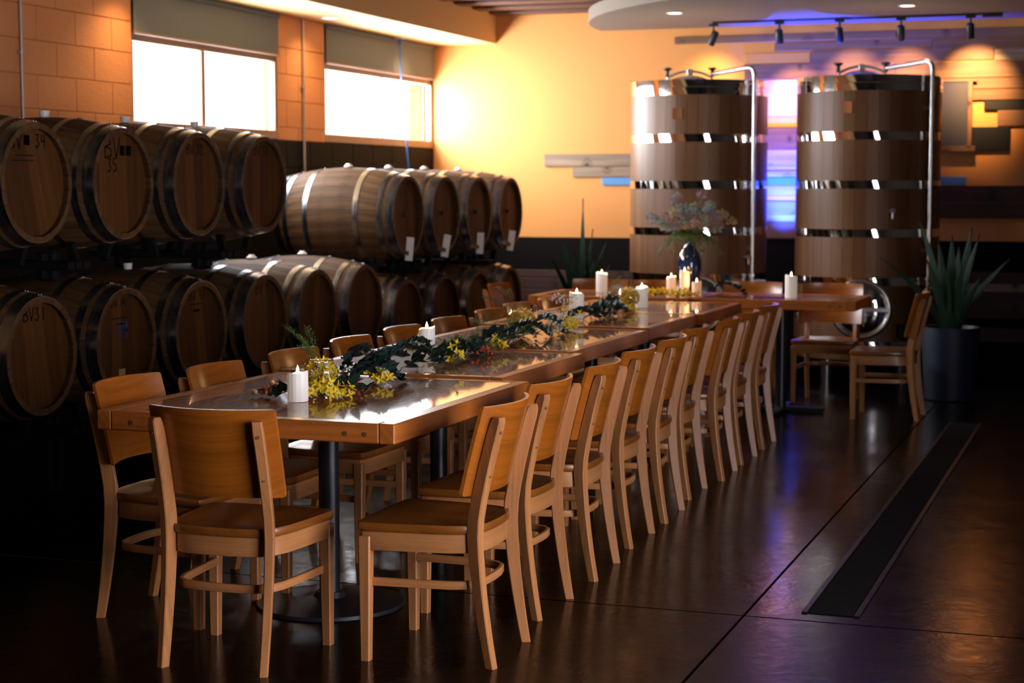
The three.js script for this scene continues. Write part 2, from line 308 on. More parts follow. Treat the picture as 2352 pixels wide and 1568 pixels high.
for (const [x0, x1, y0, y1, k, t] of planks) {
  const g = cbox(x1 - x0, y1 - y0, t, 0.003, 0), uv = g.attributes.uv, o = rnd() * 3; for (let i = 0; i < uv.count; i++) uv.setXY(i, uv.getX(i) + o, uv.getY(i) + o * 1.7);
  const m = M('plank', g, plankM[k], backWall); m.position.set((x0 + x1) / 2, (y0 + y1) / 2, ZB + t / 2);
}
// right wall with glazed roll-up door, wall behind the camera
{
  const w = structGroup('wall_right'), d0 = -5.35, d1 = -1.25, top = 2.4;
  const piece = (z0, z1, y0, y1) => M('wall_core', at(new THREE.BoxGeometry(0.2, y1 - y0, z1 - z0), XR + 0.1, (y0 + y1) / 2, (z0 + z1) / 2), K.darkWall, w);
  piece(ZB - 0.2, d0, -0.2, YC); piece(d1, ZF + 0.2, -0.2, YC); piece(d0, d1, top, YC); piece(d0, d1, -0.2, 0.12);
  const dr = structGroup('door_1'), fm = mat([0.03, 0.03, 0.03], { roughness: 0.4 });
  for (let k = 0; k <= 4; k++) M('door_rail', at(cbox(0.05, 0.07, d1 - d0, 0.004), XR + 0.1, 0.155 + k * 0.5625, (d0 + d1) / 2), fm, dr);
  for (let k = 0; k <= 4; k++) M('door_stile', at(cbox(0.05, top - 0.12, 0.05, 0.004), XR + 0.1, (top + 0.12) / 2, d0 + 0.03 + k * (d1 - d0 - 0.06) / 4), fm, dr);
  for (let i = 0; i < 4; i++) for (let k = 0; k < 4; k++) { const wz = (d1 - d0 - 0.06) / 4; M('pane', at(new THREE.BoxGeometry(0.004, 0.49, wz - 0.05), XR + 0.1, 0.436 + k * 0.5625, d0 + 0.03 + (i + 0.5) * wz), K.glass, dr); }
  struct('wall_front', at(new THREE.BoxGeometry(XR - XL + 0.9, YC + 0.4, 0.2), (XL + XR) / 2, YC / 2, ZF + 0.1), K.darkWall);
}
// half-elliptical hanging canopy
const HC = 2.94;
{
  const A = 4.5, B = 3.35, sh = new THREE.Shape(); sh.moveTo(-A, 0);
  for (let i = 1; i <= 72; i++) { const t = Math.PI * (1 - i / 100); if (A * Math.cos(t) < 1.74) sh.lineTo(A * Math.cos(t), -B * Math.sin(t)); }
  sh.lineTo(1.75, -B * Math.sqrt(1 - (1.75 / A) ** 2)); sh.lineTo(1.75, 0); sh.lineTo(-A, 0);
  const g = new THREE.ExtrudeGeometry(sh, { depth: 0.1, bevelEnabled: true, bevelSize: 0.004, bevelThickness: 0.004, bevelSegments: 1 });
  g.rotateX(-Math.PI / 2);
  struct('trim_2', at(toCreasedNormals(g, 0.5), 0, HC, ZB + 0.03), K.canopy);
}
// recessed downlights
const canGlow = mat([1, 1, 1], { emissive: lin(1, 0.86, 0.62), emissiveIntensity: 6 });
function downlight(x, y, z, lab, color, power, cone = 0.95) {
  const g = thing('recessed_downlight', lab, 'downlight', [x, y, z], 0, 'recessed ceiling downlights');
  M('trim_ring', lathe([[0.052, -0.001], [0.07, -0.001], [0.072, -0.006], [0.066, -0.009], [0.052, -0.006], [0.052, -0.001]], 32), K.white, g);
  M('lens', at(cyl(0.052, 0.052, 0.004, 32), 0, -0.004, 0), canGlow, g);
  const l = new THREE.SpotLight(color, power, 0, cone + 0.25, 1, 2); l.position.set(x, y - 0.02, z); l.target.position.set(x, 0, z); l.shadow.radius = 2.2; l.castShadow = true; scene.add(l); scene.add(l.target);
}
const warm = lin(1, 0.62, 0.28);
downlight(-5.88, 2.85, -12.4, 'recessed downlight in the soffit between the two windows', warm, 2.6);
downlight(-5.87, 2.85, -14.34, 'recessed downlight in the soffit nearest the orange corner', warm, 2.6);
downlight(-5.88, 2.85, -9.75, 'recessed downlight in the soffit at the left edge of the nearer window', warm, 2.6);
downlight(-3.49, HC, -13.8, 'recessed downlight in the rounded canopy above the left tank', lin(1, 0.8, 0.6), 3.5, 0.7);
downlight(-1.66, HC, -13.85, 'recessed downlight in the rounded canopy above the right tank', lin(1, 0.8, 0.6), 3.5, 0.7);
// track with five spot heads
{
  const zt = -14.62, y = HC;
  const tr = thing('light_track', 'black ceiling track carrying five spot heads under the canopy', 'track', [-2.2, y, zt]);
  M('rail', at(cbox(2.34, 0.02, 0.034, 0.003), 0, -0.012, 0), K.blackPlastic, tr);
  M('feed_box', at(cbox(0.16, 0.036, 0.05, 0.004), 1.12, -0.02, 0), K.blackPlastic, tr);
  const heads = [[-3.36, -3.48, 2.66, 5, 'tilted black spot head at the left end of the ceiling track'], [-2.80, -2.72, 2.35, 8, 'black spot head second from the left on the ceiling track'], [-2.30, -2.25, 2.66, 5, 'black spot head in the middle of the ceiling track'], [-1.80, -1.80, 2.64, 6, 'black spot head second from the right on the ceiling track'], [-1.25, -1.24, 2.60, 15, 'black spot head at the right end of the ceiling track']];
  for (const [x, tx, ty, pw, lab] of heads) {
    const h = thing('track_spotlight', lab, 'spotlight', [x, y - 0.022, zt], 0, 'spot heads on the ceiling track');
    M('adapter', at(cbox(0.08, 0.02, 0.036, 0.004), 0, -0.01, 0), K.blackPlastic, h);
    M('stem', at(cyl(0.009, 0.009, 0.07, 12), 0, -0.05, 0), K.blackPlastic, h);
    const dir = V(tx - x, ty - (y - 0.11), ZB - zt).normalize();
    const q = new THREE.Quaternion().setFromUnitVectors(V(0, -1, 0), dir.clone().add(V(0, -1.6, 0)).normalize());
    if (x < -3.2) q.setFromUnitVectors(V(0, -1, 0), V(-0.42, -0.85, -0.25).normalize());
    const body = M('lamp_body', lathe([[0, 0.055], [0.026, 0.055], [0.032, 0.045], [0.032, -0.06], [0.029, -0.066], [0.026, -0.066], [0.026, -0.058], [0, -0.058]], 24), K.blackPlastic, h); body.position.set(0, -0.115, 0); body.quaternion.copy(q);
    const lens = M('lens', cyl(0.024, 0.024, 0.003, 20), mat([1, 1, 1], { emissive: lin(1, 0.6, 0.25), emissiveIntensity: 5 }), h); lens.quaternion.copy(q);
    const off = V(0, -0.06, 0).applyQuaternion(q); lens.position.set(off.x, -0.115 + off.y, off.z);
    const l = new THREE.SpotLight(lin(1, 0.55, 0.22), pw, 0, 0.62, 0.75, 2); const lp = V(x, y - 0.137, zt).addScaledVector(off, 1.1); l.position.copy(lp);
    l.target.position.set(tx, Math.min(2.40, ty - 0.2), ZB); l.shadow.radius = 1.2; l.castShadow = true; scene.add(l); scene.add(l.target);
  }
}
// blue uplight on the floor behind the tanks
function uplight(lab, pos, target, power, cone, color = lin(0.02, 0.06, 1)) {
  const g = thing('blue_uplight', lab, 'uplight', pos);
  M('base_plate', at(cbox(0.14, 0.012, 0.12, 0.003), 0, 0.006, 0), K.blackPlastic, g);
  M('stand_pole', at(cyl(0.012, 0.012, pos[1], 12), 0, -pos[1] / 2, 0), K.blackPlastic, g); M('stand_foot', at(cyl(0.1, 0.1, 0.015, 24), 0, -pos[1] + 0.0075, 0), K.blackPlastic, g);
  const d = V(target[0] - pos[0], target[1] - pos[1] - 0.1, target[2] - pos[2]).normalize(), q = new THREE.Quaternion().setFromUnitVectors(V(0, 1, 0), d);
  M('bracket', at(cbox(0.012, 0.1, 0.03, 0.002), 0.05, 0.06, 0), K.blackPlastic, g);
  const b = M('housing', lathe([[0, -0.06], [0.035, -0.06], [0.045, -0.03], [0.045, 0.05], [0.04, 0.05], [0.04, 0.042], [0, 0.042]], 24), K.blackPlastic, g); b.position.y = 0.1; b.quaternion.copy(q);
  const le = M('lens', cyl(0.038, 0.038, 0.004, 20), mat([0.1, 0.2, 1], { emissive: color, emissiveIntensity: 8 }), g); le.position.set(0, 0.1, 0).addScaledVector(d, 0.045); le.quaternion.copy(q);
  const l = new THREE.SpotLight(color, power, 0, cone, 0.6, 2); l.position.set(pos[0], pos[1] + 0.1, pos[2]).addScaledVector(d, 0.06); l.target.position.set(...target); l.shadow.radius = 1.5; l.castShadow = true; scene.add(l); scene.add(l.target);
}
uplight('blue wash lamp on a short stand behind the left tank', [-2.98, 0.72, -14.87], [-2.40, 2.7, -15.06], 130, 0.6);

// ---------------------------------------------------------------- wooden tanks
function ringBand(r0, r1, y0, y1, seg = 64) { return lathe([[r0, y0], [r1, y0], [r1, y1], [r0, y1], [r0, y0]], seg, 0.5); }
const tankWood = [0, 1, 2, 3].map(i => wood([[0.21, 0.095, 0.036], [0.235, 0.11, 0.045], [0.19, 0.082, 0.030], [0.22, 0.10, 0.04]][i], { roughness: 0.42, specularIntensity: 0.7, clearcoat: 0.08, clearcoatRoughness: 0.4 }));
const NS = 40, TR = 0.568;
const staveG = (() => { const a = Math.PI / NS - 0.0012, rings = [0.2, 2.385].map(y => { const r = []; for (const t of [-1, -0.33, 0.33, 1]) r.push(V(TR * Math.sin(a * t), y, TR * Math.cos(a * t))); for (const t of [1, -1]) r.push(V((TR - 0.05) * Math.sin(a * t), y, (TR - 0.05) * Math.cos(a * t))); return r; }); return grainUV(loft(rings), 1); })();
function tank(x, z, lab, right) {
  const turn = Math.atan2(-x, -z), g = thing('oak_tank', lab, 'tank', [x, 0, z], turn, 'upright wooden tanks');
  for (let k = 0; k < NS; k++) { const m = M('stave', staveG, tankWood[Math.floor(rnd() * 4)], g); m.rotation.y = (k + 0.37) * 2 * Math.PI / NS; }
  for (const [a, b] of [[2.345, 2.402], [2.282, 2.340], [1.905, 1.968], [1.53, 1.592], [1.155, 1.216], [0.78, 0.842], [0.28, 0.345]]) M('steel_hoop', ringBand(TR - 0.002, TR + 0.005, a, b), K.steel, g);
  M('lid', lathe([[0, 2.40], [0.3, 2.398], [TR - 0.02, 2.388], [TR - 0.004, 2.386], [TR - 0.004, 2.36], [0, 2.36]], 64), K.steelSoft, g);
  for (let k = 0; k < 4; k++) { const t = Math.PI / 4 + k * Math.PI / 2; M('foot', at(cyl(0.05, 0.04, 0.22, 16), 0.42 * Math.sin(t), 0.11, 0.42 * Math.cos(t)), K.steelSoft, g); }
  const hx = right ? -0.06 : -0.08, hz = 0.02;
  const hatch = M('hatch', at(lathe([[0, 2.468], [0.05, 2.466], [0.1, 2.456], [0.15, 2.436], [0.185, 2.412], [0.19, 2.40], [0, 2.40]], 40), hx, 0, hz), K.steel, g);
  const yo = []; for (let i = 0; i <= 12; i++) { const t = i / 12 * 2 - 1; yo.push(rectRing(V(hx + t * 0.185, 2.50 - 0.055 * t * t - 0.0 * t, hz), V(0, 1, 0), V(0, 0, 1), 0.011, 0.02)); }
  M('hatch_yoke', loft(yo), K.steelSoft, g);
  M('yoke_clip', at(cbox(0.05, 0.05, 0.05, 0.006), hx, 2.493, hz), K.steelSoft, g);
  for (const s of [-1, 1]) {
    M('clamp_bolt', at(cyl(0.006, 0.006, 0.09, 10), hx + s * 0.185, 2.435, hz), K.steelSoft, g);
    M('clamp_knob', at(lathe([[0, -0.04], [0.018, -0.04], [0.014, -0.01], [0.016, 0.012], [0.036, 0.024], [0.036, 0.036], [0, 0.042]], 20), hx + s * 0.185, 2.492, hz), K.blackPlastic, g);
  }
  const px = right ? 0.475 : 0.44, pz = right ? 0.40 : 0.43, tp = right ? 2.505 : 2.50;
  const pipe = []; pipe.push([hx + 0.2, tp - 0.03, hz + 0.02], [hx + 0.3, tp - 0.02, 0.12], [px - 0.09, tp - 0.003, pz - 0.06]);
  const curve = new THREE.CurvePath();
  const A0 = V(hx + 0.19, tp - 0.025, hz + 0.03), A1 = V(px - 0.05, tp, pz - 0.03), A2 = V(px, tp - 0.06, pz);
  curve.add(new THREE.LineCurve3(A0, A1)); curve.add(new THREE.QuadraticBezierCurve3(A1, V(px, tp, pz), A2)); curve.add(new THREE.LineCurve3(A2, V(px, 0.80, pz)));
  const pts = []; for (let i = 0; i <= 3; i++) pts.push(A0.clone().lerp(A1, i / 3)); for (let i = 1; i <= 8; i++) pts.push(curve.curves[1].getPoint(i / 8)); for (let i = 1; i <= 8; i++) pts.push(A2.clone().lerp(V(px, 0.80, pz), i / 8));
  M('fill_pipe', new THREE.TubeGeometry(new THREE.CatmullRomCurve3(pts, false, 'centripetal'), 120, 0.019, 14, false), K.steelSoft, g);
  const an = Math.atan2(px, pz);
  for (const y of [2.15, 1.05]) M('pipe_bracket', at(cbox(0.02, 0.03, 0.06, 0.004), Math.sin(an) * (TR + 0.01), y, Math.cos(an) * (TR + 0.01), an), K.steelSoft, g);
  const vl = M('valve', at(lathe([[0, 0], [0.035, 0], [0.035, 0.02], [0.02, 0.03], [0.02, 0.07], [0.03, 0.08], [0.03, 0.10], [0, 0.10]], 20), px, 0.74, pz), K.steelSoft, g);
  M('valve_handle', at(cbox(0.12, 0.012, 0.02, 0.004), 0.05, 0.79, 0.0, 0), K.steelSoft, vl).position.set(px, 0, pz + 0.03);
  { const t = right ? -0.33 : -0.33, w = 0.085, a = right ? Math.asin(-0.165 / TR) : Math.asin(-0.175 / TR);
    const pr = []; for (let i = 0; i <= 6; i++) { const q = a + (i / 6 - 0.5) * (w / TR), u = V(Math.sin(q), 0, Math.cos(q)); pr.push(rectRing(u.clone().multiplyScalar(TR + 0.004).setY(right ? 2.155 : 2.13), u, V(0, 1, 0), 0.002, 0.045)); }
    M('name_plate', loft(pr), K.steel, g); }
  // round manway low on the front
  const ma = right ? -0.06 : 0.0, u = V(Math.sin(ma), 0, Math.cos(ma));
  const mw = M('manway_ring', new THREE.TorusGeometry(0.215, 0.022, 14, 48), K.steelSoft, g); mw.position.copy(u).multiplyScalar(TR + 0.03).setY(0.60); mw.rotation.y = ma;
  const md = M('manway_door', lathe([[0, 0.03], [0.1, 0.028], [0.19, 0.01], [0.205, 0], [0.205, -0.05], [0, -0.05]], 40), K.steel, g); md.rotation.set(Math.PI / 2, 0, 0); md.rotation.order = 'YXZ'; md.rotation.y = ma; md.position.copy(u).multiplyScalar(TR + 0.02).setY(0.60);
  M('manway_bar', at(cbox(0.36, 0.035, 0.02, 0.005), 0, 0.60, TR + 0.075), K.steelSoft, g);
  M('manway_handle', at(ALL([cyl(0.012, 0.012, 0.10, 12), at(cyl(0.03, 0.03, 0.02, 16), 0, 0, 0)]), 0, 0.56, TR + 0.10), K.steelSoft, g);
  { const sx = right ? 0.17 : 0.36, sy = right ? 1.36 : 0.98, q = Math.asin(sx / TR), u2 = V(Math.sin(q), 0, Math.cos(q)), c = u2.clone().multiplyScalar(TR + 0.04).setY(sy);
    const s1 = cyl(0.014, 0.014, 0.09, 14); s1.rotateX(Math.PI / 2); M('sample_tap', at(ALL([s1, at(cyl(0.022, 0.022, 0.02, 16), 0, 0.0, 0.03, 0, Math.PI / 2), at(cyl(0.01, 0.008, 0.06, 12), 0, -0.03, 0.035)]), c.x, c.y, c.z, q), K.steelSoft, g); }
  if (right) {
    const q = Math.asin(0.30 / TR); M('control_box', at(cbox(0.15, 0.11, 0.06, 0.008), Math.sin(q) * (TR + 0.03), 0.43, Math.cos(q) * (TR + 0.03), q), K.blackPlastic, g);
    const q2 = Math.asin(-0.53 / TR); M('drain_valve', at(ALL([new THREE.SphereGeometry(0.035, 20, 14), at(cyl(0.02, 0.02, 0.1, 14), 0, -0.05, 0)]), -0.53, 0.58, 0.28), K.steel, g);
  }
  return g;
}
tank(-3.40, -14.29, 'tall upright wooden tank with steel hoops, left of the pair', false);
tank(-1.984, -14.16, 'tall upright wooden tank with steel hoops and side tap, right of the pair', true);
{ // framed board beside the right tank
  const b = thing('framed_board', 'pale grey board in a wooden frame on the plank wall beside the right tank', 'board', [-1.42, 1.84, ZB + 0.024]);
  M('panel', at(cbox(0.32, 0.56, 0.02, 0.002), -0.04, 0.30, 0.02), mat([0.07, 0.07, 0.085], { roughness: 0.25 }), b);
  M('frame_bottom', at(cbox(0.44, 0.045, 0.04, 0.003), -0.03, 0.022, 0.02), plankM.brown, b); M('frame_top', at(cbox(0.44, 0.02, 0.04, 0.003), -0.03, 0.59, 0.02), plankM.brown, b);
  M('frame_side', at(cbox(0.035, 0.56, 0.04, 0.003), 0.14, 0.31, 0.02), plankM.brown, b); M('frame_side', at(cbox(0.035, 0.56, 0.04, 0.003), -0.22, 0.31, 0.02), plankM.brown, b);
}

// ---------------------------------------------------------------- barrels
const BL = 0.475, rB = x => 0.285 + 0.062 * (1 - (x / BL) ** 2);
const oak = [[0.17, 0.086, 0.031], [0.145, 0.071, 0.024], [0.19, 0.096, 0.035], [0.13, 0.066, 0.026]].map(c => mat(c, { map: oakT, roughness: 0.7, specularIntensity: 0.5 }));
const headM = [[0.115, 0.042, 0.0085], [0.095, 0.034, 0.007], [0.13, 0.049, 0.0105], [0.078, 0.027, 0.006]].map(c => mat(c, { map: grainT, roughness: 0.7, specularIntensity: 0.35 }));
const NB = 24;
const bStave = (() => {
  const a = Math.PI / NB - 0.004, rings = [];
  for (let i = 0; i <= 12; i++) { const x = -BL + 2 * BL * i / 12, r = rB(x), q = []; for (const t of [-1, 0, 1]) q.push(V(x, r * Math.cos(a * t), r * Math.sin(a * t))); for (const t of [1, -1]) q.push(V(x, (r - 0.027) * Math.cos(a * t), (r - 0.027) * Math.sin(a * t))); rings.push(q); }
  return grainUV(loft(rings), 0);
})();
const hoopG = [[-BL - 0.001, -BL + 0.055], [-BL + 0.085, -BL + 0.122], [-BL + 0.26, -BL + 0.297], [BL - 0.297, BL - 0.26], [BL - 0.122, BL - 0.085], [BL - 0.055, BL + 0.001]].map(([a, b]) => {
  const o = 0.0025, g = lathe([[rB(a) + 0.0005, a], [rB(a) + o, a], [rB((a + b) / 2) + o, (a + b) / 2], [rB(b) + o, b], [rB(b) + 0.0005, b], [rB(a) + 0.0005, a]], 56, 0.5); g.rotateZ(-Math.PI / 2);
  const m = (a + b) / 2, riv = [0.05, 0.12].map(t => at(new THREE.SphereGeometry(0.006, 6, 5), m, (rB(m) + 0.003) * Math.cos(t), -(rB(m) + 0.003) * Math.sin(t)));
  return ALL([g, ...riv]);
});
const headBoards = (() => { // vertical slices of a disc
  const R = 0.268, n = 6, out = [];
  for (let i = 0; i < n; i++) {
    const z0 = -R + 2 * R * i / n + 0.0008, z1 = -R + 2 * R * (i + 1) / n - 0.0008, sh = new THREE.Shape(); const f = z => Math.sqrt(Math.max(0, R * R - z * z));
    for (let k = 0; k <= 5; k++) { const z = z0 + (z1 - z0) * k / 5; k ? sh.lineTo(z, f(z)) : sh.moveTo(z, f(z)); }
    for (let k = 5; k >= 0; k--) { const z = z0 + (z1 - z0) * k / 5; sh.lineTo(z, -f(z) - 1e-4); }
    const g = new THREE.ExtrudeGeometry(sh, { depth: 0.02, bevelEnabled: false }); g.rotateY(Math.PI / 2); out.push(grainUV(g, 1, i * 0.31));
  }
  return out;
})();
const bungG = lathe([[0, 0.034], [0.026, 0.034], [0.026, 0.030], [0.023, 0.004], [0.02, -0.02], [0, -0.02]], 20), bungKnob = lathe([[0, 0.03], [0.016, 0.03], [0.024, 0.02], [0.034, 0.012], [0.030, 0.004], [0.02, 0.0], [0.02, -0.02], [0, -0.02]], 20);
const GL = { // hand lettering: strokes in a 1 x 1.4 cell
  B: [[[0, 0], [0, 1.4], [0.6, 1.3], [0.65, 0.95], [0.05, 0.75], [0.75, 0.6], [0.75, 0.15], [0, 0]]], V: [[[0, 1.4], [0.35, 0], [0.8, 1.4]]],
  1: [[[0.4, 0], [0.4, 1.4]]], 2: [[[0.05, 1.1], [0.35, 1.4], [0.65, 1.1], [0.0, 0], [0.75, 0.05]]], 3: [[[0.05, 1.3], [0.6, 1.35], [0.3, 0.8], [0.65, 0.45], [0.4, 0], [0, 0.1]]],
  4: [[[0.1, 1.4], [0.05, 0.65], [0.7, 0.65]], [[0.6, 1.4], [0.55, 0]]], 5: [[[0.7, 1.4], [0.15, 1.35], [0.1, 0.8], [0.55, 0.75], [0.6, 0.2], [0.05, 0]]], 9: [[[0.6, 1.0], [0.3, 1.35], [0.1, 1.0], [0.55, 0.85], [0.6, 1.2], [0.5, 0]]], 0: [[[0.35, 1.4], [0.05, 0.9], [0.1, 0.2], [0.4, 0], [0.65, 0.5], [0.35, 1.4]]],
};
function lettering(lines, x) { // lines: [text, z0 (to the viewer's right is -z), y, size, width]
  const parts = [];
  const seg = (p, q, w) => { const dz = q[0] - p[0], dy = q[1] - p[1], L = Math.hypot(dz, dy) + w * 0.6; const b = new THREE.BoxGeometry(0.0012, w * 1.35, L); b.rotateX(-Math.atan2(dy, dz)); b.translate(x, (p[1] + q[1]) / 2, (p[0] + q[0]) / 2); parts.push(b); };
  for (const [t, z0, y0, s, w] of lines) { let z = z0; for (const ch of t) { if (ch === '#') { for (let k = 0; k < 7; k++) seg([z, y0 + s * 0.2 * k], [z - s * 1.3, y0 + s * (0.2 * k + (k % 2 ? 0.12 : -0.06))], w * 2.4); z -= s * 1.7; continue; } if (ch === '-') { seg([z, y0], [z - s, y0 + s * 0.05], w); z -= s * 1.15; continue; } if (GL[ch]) for (const st of GL[ch]) for (let i = 0; i + 1 < st.length; i++) seg([z - st[i][0] * s, y0 + st[i][1] * s], [z - st[i + 1][0] * s, y0 + st[i + 1][1] * s], w); z -= s * (ch === ' ' ? 0.6 : 1.05); } }
  return ALL(parts);
}
const barrelProto = {};
function barrel(x, y, z, lab, { tilt = 0, knob = false, text, blue, tagStrip = false, label, tone = 0 } = {}) {
  const g = thing('wine_barrel', lab, 'barrel', [x - BL, y - 0.347, z], 0, 'oak barrels along the block wall');
  const sub = new THREE.Group();
  for (let k = 0; k < NB; k++) { const m = M('stave', bStave, oak[(Math.floor(rnd() * 3) + tone) % 4], g); m.position.y = 0.347; m.rotation.x = k * 2 * Math.PI / NB; }
  for (const hg of hoopG) M('hoop', hg, K.hoop, g).position.y = 0.347;
  headBoards.forEach(hb => { for (const s of [1, -1]) { const m = M('head_board', hb, headM[Math.floor(rnd() * 4)], g); m.position.set(s > 0 ? BL - 0.055 : -BL + 0.035, 0.347, 0); m.rotation.x = tilt; } });
  M('bung', knob ? bungKnob : bungG, K.white, g).position.y = 0.347 * 2 - 0.001;
  const hx = BL - 0.055 + 0.0205;
  if (text) for (const line of text) M('handwriting', lettering([line], hx), K.ink, g).position.y = 0.347;
  if (blue) M('blue_number', lettering(blue, hx), K.inkBlue, g).position.y = 0.347;
  if (tagStrip) { const t = M('paper_tag', at(cbox(0.003, 0.17, 0.055, 0.0005), 0, -0.085, 0), K.white, g); t.position.set(BL + 0.012, 0.347 - 0.155, 0.0); t.rotation.order = 'YXZ'; t.rotation.y = -1.05; t.rotation.x = tilt * 0.5 - 0.14; M('spigot', at(cyl(0.018, 0.018, 0.04, 12), 0, 0, 0, 0, 0, Math.PI / 2), oak[1], g).position.set(hx + 0.01, 0.347 + 0.01, 0.03); }
  if (label) M('paper_label', at(cbox(0.002, 0.07, 0.06, 0.0004), hx, 0.347 - 0.17, 0.0), mat([0.45, 0.30, 0.12], { roughness: 0.7 }), g);
  return g;
}
const HX = -4.9;
const zs1 = [-7.09, -7.85, -8.63, -9.41], zsL = [-7.10, -7.85, -8.63, -9.40, -10.12, -10.86, -11.61, -12.36, -13.09, -13.82], zs2 = [-11.63, -12.36, -13.08, -13.84];
const ord = ['first', 'second', 'third', 'fourth', 'fifth', 'sixth', 'seventh', 'eighth', 'ninth', 'tenth'];
[[[['BV', 0.17, 0.16, 0.055, 0.005], ['#', 0.05, 0.185, 0.03, 0.004], ['34', -0.04, 0.17, 0.045, 0.005], ['------', 0.12, 0.13, 0.022, 0.003], ['-------', 0.15, 0.105, 0.022, 0.003]], 0.24, 'leftmost barrel of the top left row, cut by the frame, lettered BV 34'],
 [[['BV', 0.12, 0.13, 0.075, 0.006], ['##', -0.02, 0.15, 0.035, 0.003], ['35', 0.10, 0.06, 0.05, 0.005]], 0.0, 'top row barrel with large BV lettering below its own white bung, second from the left'],
 [[['BV 32', 0.08, 0.165, 0.04, 0.004]], 0.05, 'top row barrel under the near window with small BV lettering, third from the left'],
 [[['BV 33', 0.07, 0.175, 0.04, 0.003]], -0.03, 'last barrel of the top left row, next to the bare black wall']].forEach(([text, tilt, lab], i) => barrel(HX, 1.553, zs1[i], lab, { tilt, text, tone: i }));
zs2.forEach((z, i) => barrel(HX, 1.335, z, `${ord[i]} barrel from the left in the upper row of paper-tagged barrels`, { tilt: [0.1, -0.05, 0.15, 0][i], knob: true, tagStrip: true, tone: i }));
zsL.forEach((z, i) => barrel(HX, i < 6 ? 0.725 : 0.59, z, ['bottom row barrel lettered BV31 at the left edge of the frame', 'bottom row barrel with a blue number 14', 'bottom row barrel lettered BV 41 with printed lines', 'bottom row barrel lettered BV 9 under the end of the black rack', 'left one of the two bottom row barrels with lit tops', 'right one of the two bottom row barrels with lit tops', 'bottom row barrel under the first tagged barrel', 'bottom row barrel under the second tagged barrel', 'bottom row barrel under the third tagged barrel', 'bottom row barrel under the fourth tagged barrel'][i],
  { tilt: rr(-0.15, 0.15), knob: i > 3, tone: i, label: i === 1, text: [[['BV31', 0.10, 0.17, 0.045, 0.005]], [['BV 14', 0.09, 0.19, 0.03, 0.003], ['-----', 0.08, 0.13, 0.025, 0.004], ['---', 0.05, 0.10, 0.025, 0.004]], [['BV 41', 0.08, 0.18, 0.04, 0.004], ['-----', 0.07, 0.155, 0.025, 0.004], ['--', 0.03, 0.12, 0.03, 0.012]], [['BV 9', 0.06, 0.17, 0.045, 0.004]]][i], blue: i === 1 ? [['14', 0.04, 0.03, 0.055, 0.012]] : undefined }));
// steel racks
function rack(z0, z1, yc, lab, foot) {
  const L = z1 - z0 + 0.72, zc = (z0 + z1) / 2, g = thing('barrel_rack', lab, 'rack', [HX - BL, foot, zc], 0, 'black steel barrel racks');
  const y = yc - 0.347 - foot;
  for (const sx of [-1, 1]) { M('rail', at(cbox(0.05, 0.05, L, 0.004), sx * 0.26, y - 0.03, 0), K.iron, g); M('foot_rail', at(cbox(0.05, 0.04, L, 0.004), sx * 0.26, 0.02, 0), K.iron, g); }
  for (const sz of [-1, 0, 1]) M('cross_tube', at(cbox(0.9, 0.04, 0.05, 0.004), 0, y - 0.06, sz * (L / 2 - 0.05)), K.iron, g);
  for (const sx of [-1, 1]) for (const sz of [-1, 1]) M('post', at(cbox(0.05, y, 0.05, 0.004), sx * 0.26, y / 2, sz * (L / 2 - 0.03)), K.iron, g);
  for (const z of [z0, z1]) for (const sx of [-1, 1]) for (const s of [-1, 1]) M('cradle', at(cbox(0.05, 0.11, 0.03, 0.003), sx * 0.26, y - 0.005, z - zc + s * 0.155, 0, s * 0.45), K.iron, g);
  return g;
}
for (let i = 0; i < 3; i++) rack(zsL[2 * i], zsL[2 * i + 1], 0.725, `low black steel rack under the ${['leftmost', 'middle', 'lit-topped'][i]} pair of bottom barrels`, 0);
for (let i = 3; i < 5; i++) rack(zsL[2 * i], zsL[2 * i + 1], 0.59, `low black steel rack under the ${i === 3 ? 'nearer' : 'farther'} pair of barrels below the tagged ones`, 0);
const rk = [0, 1].map(i => rack(zs1[2 * i], zs1[2 * i + 1], 1.553, `black steel rack carrying the ${i ? 'third and fourth' : 'first and second'} barrels of the top left row`, 1.075));
M('sticker', at(cbox(0.002, 0.035, 0.045, 0.0004), 0.287, 0.06, -0.1), K.white, rk[0]);
for (let i = 0; i < 2; i++) rack(zs2[2 * i], zs2[2 * i + 1], 1.335, `black steel rack carrying the ${i ? 'farther' : 'nearer'} two paper-tagged barrels`, 0.945);

// conduits and cord on the block wall
for (const [z, lab] of [[-8.72, 'thin vertical conduit on the block wall left of the windows'], [-12.41, 'thin vertical conduit on the block pier between the windows']]) {
  const c = thing('wall_conduit', lab, 'conduit', [XL + 0.014, 1.2, z]);
  M('pipe', at(cyl(0.011, 0.011, 1.65, 12), 0, 0.825, 0), K.conduit, c);
  for (const y of [1.12, 0.3]) M('pipe_clip', at(ALL([cyl(0.016, 0.016, 0.03, 12), at(new THREE.BoxGeometry(0.014, 0.02, 0.05), -0.004, 0, 0)]), 0, y, 0), K.conduit, c);
}
{
  const c = thing('hanging_cord', 'blue power cord hanging from a plate in the soffit', 'cord', [-6.06, 1.2, -14.2]);
  M('cord', tube([[0, 1.645, 0], [0.0, 1.4, -0.015], [0.01, 0.9, -0.08], [0.02, 0.4, -0.16], [0.03, 0, -0.22]], 0.008, 32), mat([0.05, 0.16, 0.42], { roughness: 0.5 }), c);
  M('ceiling_plate', at(cyl(0.05, 0.05, 0.01, 20), 0, 1.644, 0), K.white, c); M('plug', at(cyl(0.018, 0.014, 0.05, 12), 0, 1.61, 0), mat([0.04, 0.10, 0.28]), c);
}

